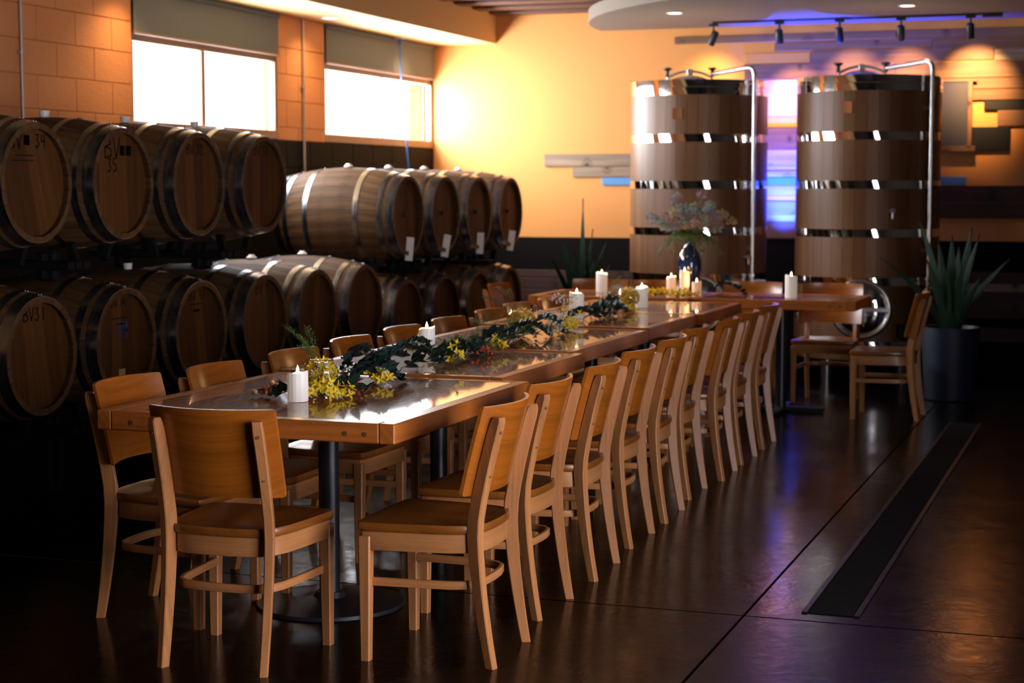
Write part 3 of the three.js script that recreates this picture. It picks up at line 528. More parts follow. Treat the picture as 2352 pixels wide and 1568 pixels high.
// ---------------------------------------------------------------- tables
function table(x0, x1, z0, z1, h, lab, group, round = true) {
  const cx = (x0 + x1) / 2, cz = (z0 + z1) / 2, w = x1 - x0, d = z1 - z0, g = thing('dining_table', lab, 'table', [cx, 0, cz], 0, group);
  const T = 0.066, e = 0.055;
  M('top_panel', at(cbox(w - 2 * e, 0.045, d - 2 * e, 0.001, 2), 0, h - 0.0235, 0), K.tableTop, g);
  for (const s of [-1, 1]) {
    const sd = M('edge_board', cbox(e - 0.0005, T, d, 0.004, 2), K.tableEdge, g); sd.position.set(s * (w / 2 - e / 2), h - T / 2, 0);
    const en = M('edge_board', cbox(w - 2 * e - 0.001, T, e - 0.0005, 0.004, 0), K.tableEdge, g); en.position.set(0, h - T / 2, s * (d / 2 - e / 2));
    for (const k of [-0.42, 0.38, 0.45]) M('screw_plug', at(cyl(0.008, 0.008, 0.003, 14), k * (w - 2 * e), -0.004, s * (e / 2), 0, Math.PI / 2), K.plug, en);
  }
  M('column', at(cyl(0.038, 0.038, h - T - 0.02, 24), 0, (h - T) / 2, 0), K.blackSteel, g);
  M('mounting_plate', at(cbox(0.4, 0.012, 0.4, 0.003), 0, h - T - 0.006, 0), K.blackSteel, g);
  if (round) M('base', lathe([[0, 0.05], [0.05, 0.05], [0.06, 0.03], [0.2, 0.018], [0.27, 0.012], [0.275, 0], [0, 0]], 40), K.blackSteel, g);
  else { M('base', ALL([at(cbox(0.6, 0.03, 0.07, 0.01), 0, 0.02, 0), at(cbox(0.07, 0.03, 0.6, 0.01), 0, 0.02, 0)]), K.blackSteel, g); }
  return g;
}
table(-3.29, -2.19, -6.40, -5.07, 0.775, 'wooden table at the near end of the long row, with the first candle', 'tables of the long row');
table(-3.295, -2.305, -7.51, -6.42, 0.783, 'second wooden table of the long row counting from the near end', 'tables of the long row');
table(-3.30, -2.365, -8.85, -7.52, 0.787, 'third wooden table of the long row counting from the near end', 'tables of the long row');
table(-3.33, -2.365, -9.93, -8.86, 0.795, 'fourth wooden table of the long row counting from the near end', 'tables of the long row');
table(-3.33, -2.33, -11.02, -9.94, 0.797, 'fifth wooden table of the long row, just before the cross table', 'tables of the long row');
table(-3.93, -2.79, -12.22, -11.46, 0.79, 'left table of the pair set crosswise in front of the tanks', 'cross tables', false);
table(-2.785, -1.675, -12.22, -11.52, 0.79, 'right table of the pair set crosswise in front of the tanks', 'cross tables', false);

// ---------------------------------------------------------------- chairs
const postZ = y => y < 0.45 ? 0.165 + 0.055 * Math.pow((0.45 - y) / 0.45, 1.6) : 0.165 + 0.085 * Math.pow((y - 0.45) / 0.37, 1.25);
const chairProto = (() => {
  const g = new THREE.Group(); g.name = 'dining_chair';
  const rot = 0.36;
  for (const s of [-1, 1]) {
    const rings = []; const ys = [0, 0.06, 0.12, 0.18, 0.24, 0.3, 0.36, 0.42, 0.48, 0.54, 0.6, 0.66, 0.72, 0.77, 0.795, 0.808];
    const u = V(Math.cos(rot), 0, -s * Math.sin(rot)), w = V(s * Math.sin(rot), 0, Math.cos(rot));
    ys.forEach((y, i) => { const t = y / 0.808, dep = y < 0.45 ? 0.016 + 0.009 * (y / 0.45) : 0.025 - 0.004 * ((y - 0.45) / 0.36), top = i === ys.length - 1 ? 0.6 : i === ys.length - 2 ? 0.9 : 1; rings.push(rectRing(V(s * 0.178, y, postZ(y)), u, w, (0.0135 + 0.004 * t) * (top < 1 ? 0.9 : 1), dep * top, 0.22)); });
    const p = M('rear_leg', grainUV(loft(rings, { crease: 0.5 }), 1, s * 0.4), K.leg, g);
    for (const y of [0.62, 0.76]) { const c = cyl(0.006, 0.006, 0.003, 12); c.rotateX(Math.PI / 2); M('screw_plug', at(c, s * 0.178 + s * Math.sin(rot) * 0.021, y, postZ(y) + 0.021, s * rot, -0.2), K.plug, p); }
    const fr = [0, 0.1, 0.25, 0.41].map((y, i) => { const a = 0.0155 + 0.0055 * (y / 0.41); return rectRing(V(s * (0.207 + 0.003 * (1 - y / 0.41)), y, -0.198), V(1, 0, 0), V(0, 0, 1), a, a, 0.22); });
    M('front_leg', grainUV(loft(fr, { crease: 0.5 }), 1, s * 0.7), K.leg, g);
  }
  // seat outline: wide front, sides curving into a rounded rear
  const half = [[0, -0.232], [0.12, -0.232], [0.205, -0.228], [0.228, -0.214], [0.231, -0.19], [0.224, -0.10], [0.215, 0.0], [0.204, 0.08], [0.186, 0.135], [0.155, 0.170], [0.11, 0.185], [0.05, 0.190]];
  const out = [...half.map(q => V(q[0], 0, q[1])), V(0, 0, 0.191), ...half.slice(1).reverse().map(q => V(-q[0], 0, q[1]))];
  const top = 0.457, rings = [];
  const dish = q => { const a = Math.exp(-(((Math.abs(q.x) - 0.1) / 0.085) ** 2) - ((q.z - 0.02) / 0.13) ** 2); return -0.011 * a - 0.004 * Math.exp(-(((q.z - 0.05) / 0.14) ** 2) - (q.x / 0.2) ** 2); };
  const ring = (s, y, d) => out.map(q => { const p = V(q.x * s, 0, (q.z + 0.02) * s - 0.02); p.y = y + (d ? dish(p) : 0); return p; });
  rings.push(ring(0.02, 0.425, false), ring(0.95, 0.425, false), ring(0.985, 0.428, false), ring(1, 0.434, false), ring(1, 0.449, false), ring(0.988, 0.4555, false), ring(0.95, top, true), ring(0.85, top, true), ring(0.7, top, true), ring(0.5, top, true), ring(0.3, top, true), ring(0.02, top, true));
  M('seat', grainUV(loft(rings, { crease: 0.8 }), 2), K.seat, g);
  const apPath = out.map(q => [q.x * 0.925, (q.z + 0.02) * 0.935 - 0.02]);
  M('apron', angleUV(strip(apPath, 0.365, 0.427, 0.018, true)), K.leg, g);
  const st = [[0.197, -0.185], [0.192, -0.10], [0.185, 0.0], [0.176, 0.08], [0.160, 0.125], [0.128, 0.152], [0.07, 0.163], [0, 0.166]], sp = [...st, ...st.slice(0, -1).reverse().map(q => [-q[0], q[1]])];
  M('stretcher', angleUV(strip(sp, 0.245, 0.272, 0.014, false)), K.leg, g);
  // curved backrest
  const W = 0.220, y0 = 0.555, y1 = 0.842, nx = 20, ny = 10, sag = 0.062, fr = [], pos = [];
  const pz = (x, y, o) => postZ(Math.min(y, 0.83)) + 0.004 - sag * ((x / W) ** 2) + 0.006 + o;
  const side = o => { const rows = []; for (let j = 0; j <= ny; j++) { const v = [0, 0.008, 0.03, 0.2, 0.35, 0.5, 0.65, 0.8, 0.97, 0.992, 1][j], y = y0 + (y1 - y0) * v; const r = 0.009, dy = Math.min(y - y0, y1 - y), wi = dy < r ? W - r + Math.sqrt(Math.max(0, r * r - (r - dy) ** 2)) : W; const row = []; for (let i = 0; i <= nx; i++) { const x = -wi + 2 * wi * i / nx; row.push(V(x, y, pz(x, y, o))); } rows.push(row); } return rows; };
  const A = side(-0.006), B = side(0.006);
  const ringsP = []; for (let i = 0; i <= nx; i++) { const q = []; for (let j = 0; j <= ny; j++) q.push(A[j][i]); for (let j = ny; j >= 0; j--) q.push(B[j][i]); ringsP.push(q); }
  const gp = loft(ringsP, { caps: false, crease: 0.9 });
  const capP = []; for (const i of [0, nx]) for (let j = 0; j < ny; j++) { const a = A[j][i], b = A[j + 1][i], c = B[j + 1][i], d = B[j][i]; (i ? [a, b, c, a, c, d] : [a, c, b, a, d, c]).forEach(q => capP.push(q.x, q.y, q.z)); }
  const cg = new THREE.BufferGeometry(); cg.setAttribute('position', new THREE.Float32BufferAttribute(capP, 3)); cg.computeVertexNormals();
  M('backrest', grainUV(ALL([gp, cg]), 0), K.panel, g);
  return g;
})();
function chair(x, z, turn, lab, group) {
  const c = chairProto.clone(); c.name = numbered('dining_chair'); c.position.set(x, 0, z); c.rotation.y = turn; scene.add(c); return tag(c, lab, 'chair', group);
}
const H2 = Math.PI / 2;
chair(-2.702, -5.005, 0.02, 'wooden dining chair at the head of the long table, back to the camera', 'dining chairs');
[[-1.88, -5.285], [-1.935, -5.935], [-1.935, -6.585], [-1.965, -7.24], [-1.97, -7.83], [-2.01, -8.465], [-1.98, -9.065], [-1.99, -9.625], [-2.0, -10.255]].forEach(([x, z], i) => chair(x - 0.22, z, H2 + [0.02, -0.02, 0.03, -0.01, 0.02, 0.0, 0.02, -0.02, 0][i], i ? `${ord[i]} chair from the near end in the right-hand row of the long table` : 'nearest chair of the right-hand row, standing clear of the table corner', 'chairs on the right of the long table'));
[[-3.44, -5.455], [-3.37, -5.975], [-3.36, -6.63], [-3.39, -7.28], [-3.42, -7.95], [-3.42, -8.57], [-3.435, -9.245], [-3.475, -9.83], [-3.45, -10.4]].forEach(([x, z], i) => chair(x + 0.235, z, -H2 + [0.0, 0.02, -0.01, 0.02, 0, -0.02, 0.01, 0.0, 0.02][i], i ? `${ord[i]} chair from the near end in the row on the barrel side` : 'nearest chair on the barrel side, at the left table corner', 'chairs on the barrel side of the long table'));
chair(-1.28 - 0.22, -11.82, H2, 'chair at the right end of the cross table, beside the planter', 'chairs around the cross table');
chair(-4.34 + 0.235, -11.9, -H2, 'chair at the left end of the cross table, before the barrels', 'chairs around the cross table');
[[-3.785, 'chair behind the left end of the cross table'], [-3.305, 'chair behind the cross table next to the leftmost one there'], [-2.61, 'chair behind the cross table in front of the gap between the tanks'], [-2.02, 'chair behind the right end of the cross table, seat visible beneath']].forEach(([x, lab]) => chair(x, -12.53, Math.PI, lab, 'chairs around the cross table'));

// ---------------------------------------------------------------- candles
const flameM = mat([1, 1, 1], { emissive: lin(1, 0.72, 0.38), emissiveIntensity: 5 });
function candle(x, y, z, r, h, lab, { glow = false } = {}) {
  const g = thing('pillar_candle', lab, 'candle', [x, y, z], rnd() * 6, 'pillar candles on the tables');
  const n = 40, rings = [], edge = a => h - 0.004 + 0.006 * Math.sin(a + 1) + 0.003 * Math.sin(3 * a);
  const ring = (rad, yf) => { const q = []; for (let i = 0; i < n; i++) { const a = i / n * 2 * Math.PI; q.push(V(rad * Math.cos(a), yf(a), rad * Math.sin(a))); } return q; };
  rings.push(ring(r * 0.97, () => 0), ring(r, () => 0.003), ring(r, a => edge(a) - 0.006), ring(r * 0.97, edge), ring(r * 0.86, a => edge(a) - 0.002), ring(r * 0.7, a => h - 0.016), ring(r * 0.1, () => h - 0.02));
  M('wax_body', loft(rings, { crease: 0.9 }), glow ? mat([0.86, 0.70, 0.55], { roughness: 0.5, emissive: lin(1, 0.42, 0.20), emissiveIntensity: 0.35 }) : K.wax, g);
  M('wick', at(cyl(0.0012, 0.0012, 0.016, 6), 0, h - 0.012, 0), K.ink, g);
  M('flame', at(lathe([[0, 0], [0.0045, 0.004], [0.0062, 0.010], [0.0045, 0.02], [0.0018, 0.028], [0, 0.033]], 14, 2), 0, h - 0.008, 0), flameM, g);
  const l = new THREE.PointLight(lin(1, 0.55, 0.22), glow ? 0.10 : 0.05, 0, 2); l.position.set(x, y + h + 0.006, z); l.shadow.radius = 0.3; l.castShadow = true; scene.add(l);
}
candle(-2.755, 0.776, -5.52, 0.037, 0.105, 'white pillar candle nearest the camera, before the first glass bowl');
candle(-2.95, 0.784, -7.20, 0.037, 0.125, 'white pillar candle rising from the eucalyptus on the second table');
candle(-2.95, 0.796, -9.45, 0.041, 0.145, 'white pillar candle on the fourth table beside dark foliage');
candle(-2.82, 0.798, -10.38, 0.037, 0.13, 'white pillar candle seen behind the farthest glass bowl');
candle(-3.55, 0.791, -11.97, 0.041, 0.14, 'white pillar candle at the left end of the cross table');
candle(-2.145, 0.791, -11.74, 0.041, 0.155, 'white pillar candle at the right end of the cross table');
candle(-3.0, 0.791, -11.82, 0.033, 0.13, 'glowing peach candle left of the blue vase', { glow: true });
candle(-2.885, 0.791, -11.74, 0.033, 0.175, 'tallest glowing peach candle, in front of the blue vase', { glow: true });
candle(-2.785, 0.791, -11.68, 0.033, 0.105, 'short glowing peach candle right of the blue vase', { glow: true });

// ---------------------------------------------------------------- foliage kit
function leafGeo(L, W, fold = 0.25, round = false, n = 5) {
  const pos = []; const row = []; for (let i = 0; i <= n; i++) { const t = i / n, w = W / 2 * (round ? Math.sqrt(Math.max(0, 1 - (2 * t - 1) ** 2)) : Math.sin(Math.PI * Math.pow(t, 0.8))); row.push([V(t * L, fold * w + 0.10 * L * t * t * -1, -w), V(t * L, -0.10 * L * t * t, 0), V(t * L, fold * w - 0.10 * L * t * t, w)]); }
  for (let i = 0; i < n; i++) for (let k = 0; k < 2; k++) { const a = row[i][k], b = row[i + 1][k], c = row[i + 1][k + 1], d = row[i][k + 1]; for (const q of [a, d, c, a, c, b]) pos.push(q.x, q.y, q.z); }
  const g = new THREE.BufferGeometry(); g.setAttribute('position', new THREE.Float32BufferAttribute(pos, 3)); g.computeVertexNormals(); return grainUV(g, 0);
}
const eucLeaf = [leafGeo(0.03, 0.027, 0.25, true), leafGeo(0.042, 0.036, 0.2, true)], salalLeaf = leafGeo(0.075, 0.045, 0.22), smallLeaf = leafGeo(0.035, 0.016, 0.2), fernLeaf = leafGeo(0.012, 0.0035, 0.1, false, 2);
const petal = leafGeo(0.026, 0.011, 0.35, false, 4);
const forsythia = (() => { const q = []; for (let i = 0; i < 4; i++) q.push(at(petal, 0, 0, 0, i * Math.PI / 2 + 0.1 * (i % 2), 0, 0.35)); return ALL(q); })();
const forsythia2 = (() => { const q = []; for (let i = 0; i < 4; i++) q.push(at(petal, 0, 0, 0, i * Math.PI / 2 + 0.2 * (i % 2), 0, 0.95)); return ALL(q); })();
const coreG = cyl(0.003, 0.002, 0.01, 6), berryG = new THREE.SphereGeometry(0.0075, 12, 9), dotG = new THREE.IcosahedronGeometry(0.0054, 0);
const orient = (m, dir, roll = 0) => { const x = dir.clone().normalize(), up = Math.abs(x.y) > 0.95 ? V(1, 0, 0) : V(0, 1, 0), z = x.clone().cross(up).normalize(), y = z.clone().cross(x); m.quaternion.setFromRotationMatrix(new THREE.Matrix4().makeBasis(x, y, z)); m.rotateX(roll); return m; };
// eucalyptus / salal branch from p along dir
function branch(name, lab, cat, p, dir, L, leafG, mats, n, group, { arch = 0.03, spread = 1, size = 1 } = {}) {
  const g = thing(name, lab, cat, p, 0, group), d = V(...dir).normalize(), side = d.clone().cross(V(0, 1, 0)).normalize();
  const c = t => d.clone().multiplyScalar(L * t).add(V(0, arch * Math.sin(Math.PI * Math.min(1, t * 1.05)) + 0.006, 0)).addScaledVector(side, 0.02 * Math.sin(t * 4 + p[0] * 9));
  M('stem', new THREE.TubeGeometry(new THREE.CatmullRomCurve3([0, 0.25, 0.5, 0.75, 1].map(c)), 14, 0.0018, 5, false), K.stem, g);
  for (let i = 0; i < n; i++) {
    const t = 0.08 + 0.92 * i / n, a = i * 2.4 + rnd() * 0.8, q = c(t), out = side.clone().multiplyScalar(Math.cos(a)).add(V(0, Math.abs(Math.sin(a)) * 0.85 + 0.05, 0)).multiplyScalar(spread).addScaledVector(d, 0.55).normalize();
    const m = M('leaf', leafG[i % leafG.length], mats[Math.floor(rnd() * mats.length)], g); m.position.copy(q); orient(m, out, rr(-0.6, 0.6)); m.scale.setScalar(size * rr(0.8, 1.15) * (1 - 0.25 * t));
  }
  return g;
}
function flowers(lab, p, n, spread, h, group, ball = 0) {
  const g = thing('forsythia_spray', lab, 'flowers', p, 0, group), stems = [];
  for (let i = 0; i < n; i++) {
    const a = i * 2.39996, r = Math.sqrt((i + 0.5) / n), q = V(Math.cos(a) * r * spread[0], 0.012 + rnd() * h * (1 - 0.55 * r), Math.sin(a) * r * spread[1]);
    if (ball) { const w = 1 - 2 * (i + 0.5) / n, s = Math.sqrt(1 - w * w), R = ball * (i % 4 === 3 ? 0.45 : 0.8); q.set(Math.cos(a) * s * R, ball * 0.92 + w * R * 0.9, Math.sin(a) * s * R); }
    const dir = V(Math.cos(a) * r + rr(-0.3, 0.3) + 0.25, rr(0.2, 0.9), Math.sin(a) * r + rr(-0.3, 0.3) + 0.5).normalize();
    const m = M('flower', i % 3 ? forsythia : forsythia2, K.yellow[i % 2], g); m.position.copy(q); m.quaternion.setFromUnitVectors(V(0, 1, 0), dir); m.rotateY(rnd() * 3); m.scale.setScalar(rr(0.85, 1.15));
    const k = M('throat', coreG, K.yellowCore, m); k.position.y = -0.002;
    stems.push(new THREE.TubeGeometry(new THREE.CatmullRomCurve3([V(0, 0.006, 0), q.clone().multiplyScalar(0.5).add(V(0, 0.008, 0)), q]), 6, 0.0012, 4, false));
  }
  M('stems', ALL(stems), K.stem, g); return g;
}
function berries(lab, p, n, mats, spread, group) {
  const g = thing('berry_sprig', lab, 'berries', p, 0, group), stems = [];
  for (let i = 0; i < n; i++) { const a = i * 2.4, r = Math.sqrt((i + 0.5) / n) * spread, q = V(Math.cos(a) * r, 0.012 + 0.05 * rnd() * (1 - r / spread * 0.6), Math.sin(a) * r); const m = M('berry', berryG, mats[i % mats.length], g); m.position.copy(q); m.scale.set(1, 1.15, 1).multiplyScalar(rr(0.8, 1.1)); stems.push(new THREE.TubeGeometry(new THREE.CatmullRomCurve3([V(0, 0.004, 0), V(q.x * 0.5, q.y * 0.7, q.z * 0.5), q]), 5, 0.001, 4, false)); }
  M('stems', ALL(stems), K.stem, g);
  for (let i = 0; i < 6; i++) { const m = M('leaf', smallLeaf, K.leafDark[i % 2], g); m.position.set(rr(-0.02, 0.02), 0.012 + rnd() * 0.02, rr(-0.02, 0.02)); orient(m, V(Math.cos(i * 1.1), rr(0.1, 0.5), Math.sin(i * 1.1)), rr(-0.5, 0.5)); m.scale.setScalar(rr(0.9, 1.4)); }
  return g;
}
function babysBreath(lab, p, n, spread, h, group) {
  const g = thing('babys_breath_sprig', lab, 'flowers', p, 0, group), dots = [], stems = [];
  for (let i = 0; i < n; i++) { const a = i * 2.4, r = Math.sqrt((i + 0.5) / n) * spread, q = V(Math.cos(a) * r, 0.02 + h * rnd(), Math.sin(a) * r); dots.push(at(dotG, q.x, q.y, q.z)); if (rnd() < 0.5) dots.push(at(dotG, q.x + 0.004, q.y + 0.003, q.z + 0.003)); if (i % 2 === 0) stems.push(new THREE.TubeGeometry(new THREE.CatmullRomCurve3([V(0, 0.004, 0), V(q.x * 0.4, q.y * 0.6, q.z * 0.4), q]), 4, 0.0006, 3, false)); }
  const b = M('blossoms', ALL(dots), K.blossom, g); b.userData.kind = 'stuff'; M('stems', ALL(stems), K.stem, g); return g;
}
function fernSprig(lab, p, fronds, group) { // fronds: [dx,dy,dz]
  const g = thing('fern_sprig', lab, 'fern', p, 0, group);
  for (const f of fronds) {
    const F = V(...f), L = F.length(), parts = [], c = t => F.clone().multiplyScalar(t).add(V(0, 0.18 * L * Math.sin(Math.PI * t) * 0.5 + 0.004, 0));
    parts.push(grainUV(new THREE.TubeGeometry(new THREE.CatmullRomCurve3([0, 0.3, 0.6, 1].map(c)), 10, 0.0009, 4, false), 1));
    const side = F.clone().cross(V(0, 1, 0)).normalize(); if (side.lengthSq() < 0.1) side.set(1, 0, 0);
    const o = new THREE.Object3D();
    for (let i = 0; i < 16; i++) for (const s of [-1, 1]) {
      const t = 0.15 + 0.85 * i / 16, b = c(t), dir = F.clone().normalize().multiplyScalar(0.6).addScaledVector(side, s).add(V(0, rr(-0.3, 0.5), 0)).normalize(), bl = 0.035 * (1 - t * 0.6);
      for (let k = 0; k < 6; k++) { o.position.copy(b).addScaledVector(dir, bl * (k + 0.5) / 6); orient(o, dir.clone().add(V(rr(-0.9, 0.9), rr(-0.6, 0.9), rr(-0.9, 0.9)))); o.scale.setScalar(rr(0.7, 1.2)); o.updateMatrix(); const q = fernLeaf.clone(); q.applyMatrix4(o.matrix); parts.push(q); }
    }
    const m = M('frond', ALL(parts), K.fern, g); m.userData.kind = 'stuff';
  }
  return g;
}
const T1 = 0.776, T2 = 0.784, T3 = 0.788, T4 = 0.796;
const GA = 'greenery runner along the long table';
// glass bowls with flowers
const bowlG = (R) => { const p = []; for (let i = 0; i <= 20; i++) { const a = -Math.PI * 0.42 + (Math.PI * 0.67) * i / 20; p.push([R * Math.cos(a), R * Math.sin(a)]); } const y0 = p[0][1]; const q = [[0, 0], [p[0][0] * 0.9, 0], ...p.map(([r, y]) => [r, y - y0 + 0.001])]; const e = q[q.length - 1]; q.push([e[0] + 0.003, e[1] + 0.003], [e[0] + 0.0005, e[1] + 0.006], [e[0] - 0.003, e[1] + 0.003]); for (let i = q.length - 4; i >= 2; i--) q.push([Math.max(0, q[i][0] - 0.0028), q[i][1] + 0.001]); q.push([p[0][0] * 0.85, 0.004], [0, 0.004]); return lathe(q, 48, 1.2); };
[[-2.815, T1, -5.83, 0.066, 'clear round glass bowl behind the nearest candle'], [-2.87, T3, -8.26, 0.074, 'clear round glass bowl of flowers on the third table'], [-2.87, T4, -10.25, 0.070, 'clear round glass bowl of flowers farthest along the long table']].forEach(([x, y, z, R, lab], i) => {
  single('glass_bowl', lab, 'bowl', bowlG(R), K.bowlGlass, [x, y, z], 0, 'glass bowls on the long table');
  const f = flowers(['yellow forsythia filling the bowl behind the nearest candle', 'yellow forsythia filling the bowl on the third table', 'yellow forsythia filling the farthest bowl'][i], [x, y + 0.004, z], i ? 44 : 34, [R * 0.62, R * 0.62], R * 1.35, GA, R);
});
// flower sprays lying on the tables
[[-2.70, T1, -5.60, 20, [0.06, 0.05], 0.075, 'yellow forsythia spilling out beside the nearest candle'], [-2.66, T1, -5.68, 12, [0.05, 0.05], 0.04, 'yellow forsythia lying on the near table right of the bowl'], [-2.70, T1, -6.12, 12, [0.05, 0.04], 0.07, 'yellow forsythia among the eucalyptus on the near table'], [-2.86, T2, -6.85, 6, [0.03, 0.03], 0.11, 'few yellow blooms left of the second candle'], [-2.66, T2, -6.80, 10, [0.035, 0.035], 0.09, 'yellow bloom cluster right of the second candle'], [-2.88, T2, -7.44, 8, [0.04, 0.04], 0.11, 'yellow blooms behind the red berries'], [-2.69, T2, -7.42, 10, [0.04, 0.04], 0.07, 'yellow blooms right of the red berries'], [-2.73, T3, -8.50, 18, [0.07, 0.06], 0.10, 'yellow blooms right of the middle glass bowl'], [-2.78, T3, -8.76, 20, [0.07, 0.06], 0.14, 'yellow blooms left of the third candle'], [-2.79, T4, -9.95, 14, [0.06, 0.05], 0.05, 'yellow blooms in front of the farthest glass bowl'],
 [-3.05, 0.791, -11.60, 34, [0.13, 0.05], 0.06, 'yellow blooms before the left peach candle on the cross table'], [-2.86, 0.791, -11.58, 30, [0.12, 0.05], 0.05, 'yellow blooms before the tallest peach candle on the cross table']].forEach(([x, y, z, n, s, h, lab]) => flowers(lab, [x, y, z], n, s, h, GA));
// eucalyptus and broad leaves
const EU = K.leafDark, EUb = [K.leafDark[0], K.leafDark[2], K.leafDark[2]];
[[-2.80, T1, -5.93, [0.15, 0, -1], 0.30, 0, 26], [-2.83, T1, -6.05, [0.75, 0, -0.55], 0.24, 1, 26], [-2.84, T1, -6.12, [0.7, 0, -0.25], 0.22, 0, 26], [-2.86, T1, -6.2, [0.5, 0.25, -0.7], 0.26, 1, 26], [-2.9, T1, -6.2, [0.0, 0.25, -1], 0.26, 0, 24], [-2.86, T2, -6.5, [0.35, 0.1, -1], 0.34, 0, 22], [-2.94, T2, -6.6, [0.3, 0.1, -0.9], 0.32, 1, 24], [-2.9, T3, -8.05, [0.6, 0, -0.5], 0.26, 0, 22], [-2.84, T3, -8.2, [0.6, 0, -0.8], 0.26, 1, 20], [-2.90, T4, -9.05, [0.25, 0, -1], 0.36, 0, 24], [-2.86, T4, -9.35, [0.3, 0, -1], 0.30, 1, 22], [-2.72, 0.791, -11.62, [1, 0, -0.1], 0.30, 0, 22]].forEach(([x, y, z, d, L, k, n], i) => branch('eucalyptus_branch', ['eucalyptus branch starting just behind the first bowl', 'eucalyptus branch pointing right across the near table', 'lowest eucalyptus branch drooping at the far edge of the near table', 'arching eucalyptus branch in the thickest part of the runner', 'eucalyptus branch reaching over the seam to the second table', 'eucalyptus branch on the second table before the candle', 'blue-green eucalyptus branch left of the second candle', 'eucalyptus branch under the middle glass bowl', 'blue-grey eucalyptus branch right of the middle bowl', 'dark eucalyptus branch at the foot of the third candle', 'dark eucalyptus branch between third candle and farthest bowl', 'eucalyptus branch right of the peach candles on the cross table'][i], 'foliage', [x, y, z], d, L, eucLeaf, k ? EUb : EU, n * 2, GA, { size: 1.15, arch: 0.045 + 0.02 * (i % 3) }));
[[-2.74, T1, -5.5, [-0.8, 0, -0.4], 0.12, 8, 'dark leafy sprig left of the nearest candle'], [-2.72, T1, -5.76, [0.9, 0, 0.2], 0.12, 8, 'dark leafy sprig right of the first bowl'], [-2.80, T2, -6.55, [0.6, 0, -0.6], 0.2, 12, 'broad green leaves right of the second candle'], [-2.84, T2, -6.95, [0.3, 0, -1], 0.3, 16, 'broad green leaves under the red berries'], [-2.88, T2, -7.3, [0.3, 0, -1], 0.28, 14, 'broad green leaves at the seam of second and third tables'], [-2.9, T3, -7.7, [0.25, 0, -1], 0.3, 16, 'broad green leaves before the middle bowl'], [-2.86, T4, -9.5, [0.25, 0.1, -1], 0.26, 18, 'black-green leaves before the farthest bowl'], [-2.9, T4, -9.75, [0.1, 0.2, -1], 0.2, 14, 'black-green leaves at the left of the farthest bowl']].forEach(([x, y, z, d, L, n, lab]) => branch('leafy_branch', lab, 'foliage', [x, y, z], d, L, [salalLeaf], [K.leafDark[0], K.leafDark[1]], Math.round(n * 1.5), GA, { arch: 0.03 }));
[[-2.74, T2, -6.72, [0.2, 0, -1], 0.22, 16, 'broad green leaves at the foot of the second candle'], [-2.70, T2, -7.0, [0.1, 0, -1], 0.22, 16, 'broad green leaves in front of the red berries'], [-2.80, T2, -7.28, [0.25, 0, -1], 0.2, 16, 'broad green leaves right behind the red berries'], [-2.80, T3, -7.62, [0.15, 0, -1], 0.26, 18, 'broad green leaves on the near end of the third table'], [-2.83, T3, -7.9, [0.4, 0, -0.9], 0.24, 18, 'broad green leaves left of the middle bowl, toward the chairs'], [-2.84, T4, -9.2, [0.35, 0, -0.9], 0.22, 18, 'black-green leaves in front of the third candle'], [-2.80, T4, -9.6, [0.2, 0, -1], 0.24, 20, 'black-green leaves trailing toward the farthest bowl']].forEach(([x, y, z, d, L, n, lab]) => branch('leafy_branch', lab, 'foliage', [x, y, z], d, L, [salalLeaf, eucLeaf[1]], [K.leafDark[0], K.leafDark[1]], n, GA, { arch: 0.035, size: 0.85 }));
// berries
berries('red and cream berries left of the nearest candle', [-2.91, T1, -5.60], 18, [K.berryRed, K.berryRed, K.berryCream], 0.06, GA);
berries('peach berries right of the first glass bowl', [-2.67, T1, -5.80], 14, [K.berryPeach], 0.045, GA);
berries('dark red berries between bowl and eucalyptus', [-2.78, T1, -6.02], 9, [K.berryRed], 0.04, GA);
berries('bright red berries in the leaves of the second table', [-2.69, T2, -7.20], 16, [K.berryRed], 0.05, GA);
berries('small orange berries in the black-green leaves of the fourth table', [-2.80, T4, -9.50], 20, [K.berryPeach], 0.09, GA);
berries('small orange berries beside the farthest bowl', [-2.84, T4, -9.75], 16, [K.berryPeach], 0.08, GA);
// baby's breath
babysBreath("baby's breath right of the first glass bowl", [-2.80, T1, -6.0], 26, 0.05, 0.07, GA);
babysBreath("baby's breath in the eucalyptus of the near table", [-2.82, T1, -6.38], 32, 0.06, 0.09, GA);
babysBreath("baby's breath right of the middle glass bowl", [-2.745, T3, -8.36], 110, 0.09, 0.10, GA);
babysBreath("baby's breath beside the third candle", [-2.98, T4, -9.28], 50, 0.08, 0.13, GA);
babysBreath("baby's breath left of the farthest glass bowl", [-2.92, T4, -10.02], 40, 0.06, 0.10, GA);
// ferns
fernSprig('airy fern rising from the first glass bowl', [-2.84, T1 + 0.10, -5.85], [[-0.16, 0.13, -0.05], [-0.12, 0.12, 0.0], [-0.05, 0.13, -0.02], [-0.1, 0.05, -0.06], [-0.06, 0.10, 0.03]], GA);
fernSprig('feathery fern right of the second candle', [-2.86, T2, -7.15], [[0.1, 0.06, -0.1], [0.02, 0.08, -0.16], [0.14, 0.03, -0.05], [-0.05, 0.06, -0.12]], GA);
fernSprig('feathery fern left of the middle glass bowl', [-2.9, T3, -7.85], [[-0.12, 0.1, -0.1], [0.0, 0.12, -0.2], [0.1, 0.07, -0.12], [-0.02, 0.13, -0.05], [0.14, 0.03, 0.05], [-0.16, 0.08, -0.25]], GA);
fernSprig('feathery fern standing behind the middle glass bowl', [-2.93, T3 + 0.1, -8.3], [[-0.18, 0.08, -0.05], [-0.1, 0.11, -0.2], [-0.2, 0.12, -0.3]], GA);
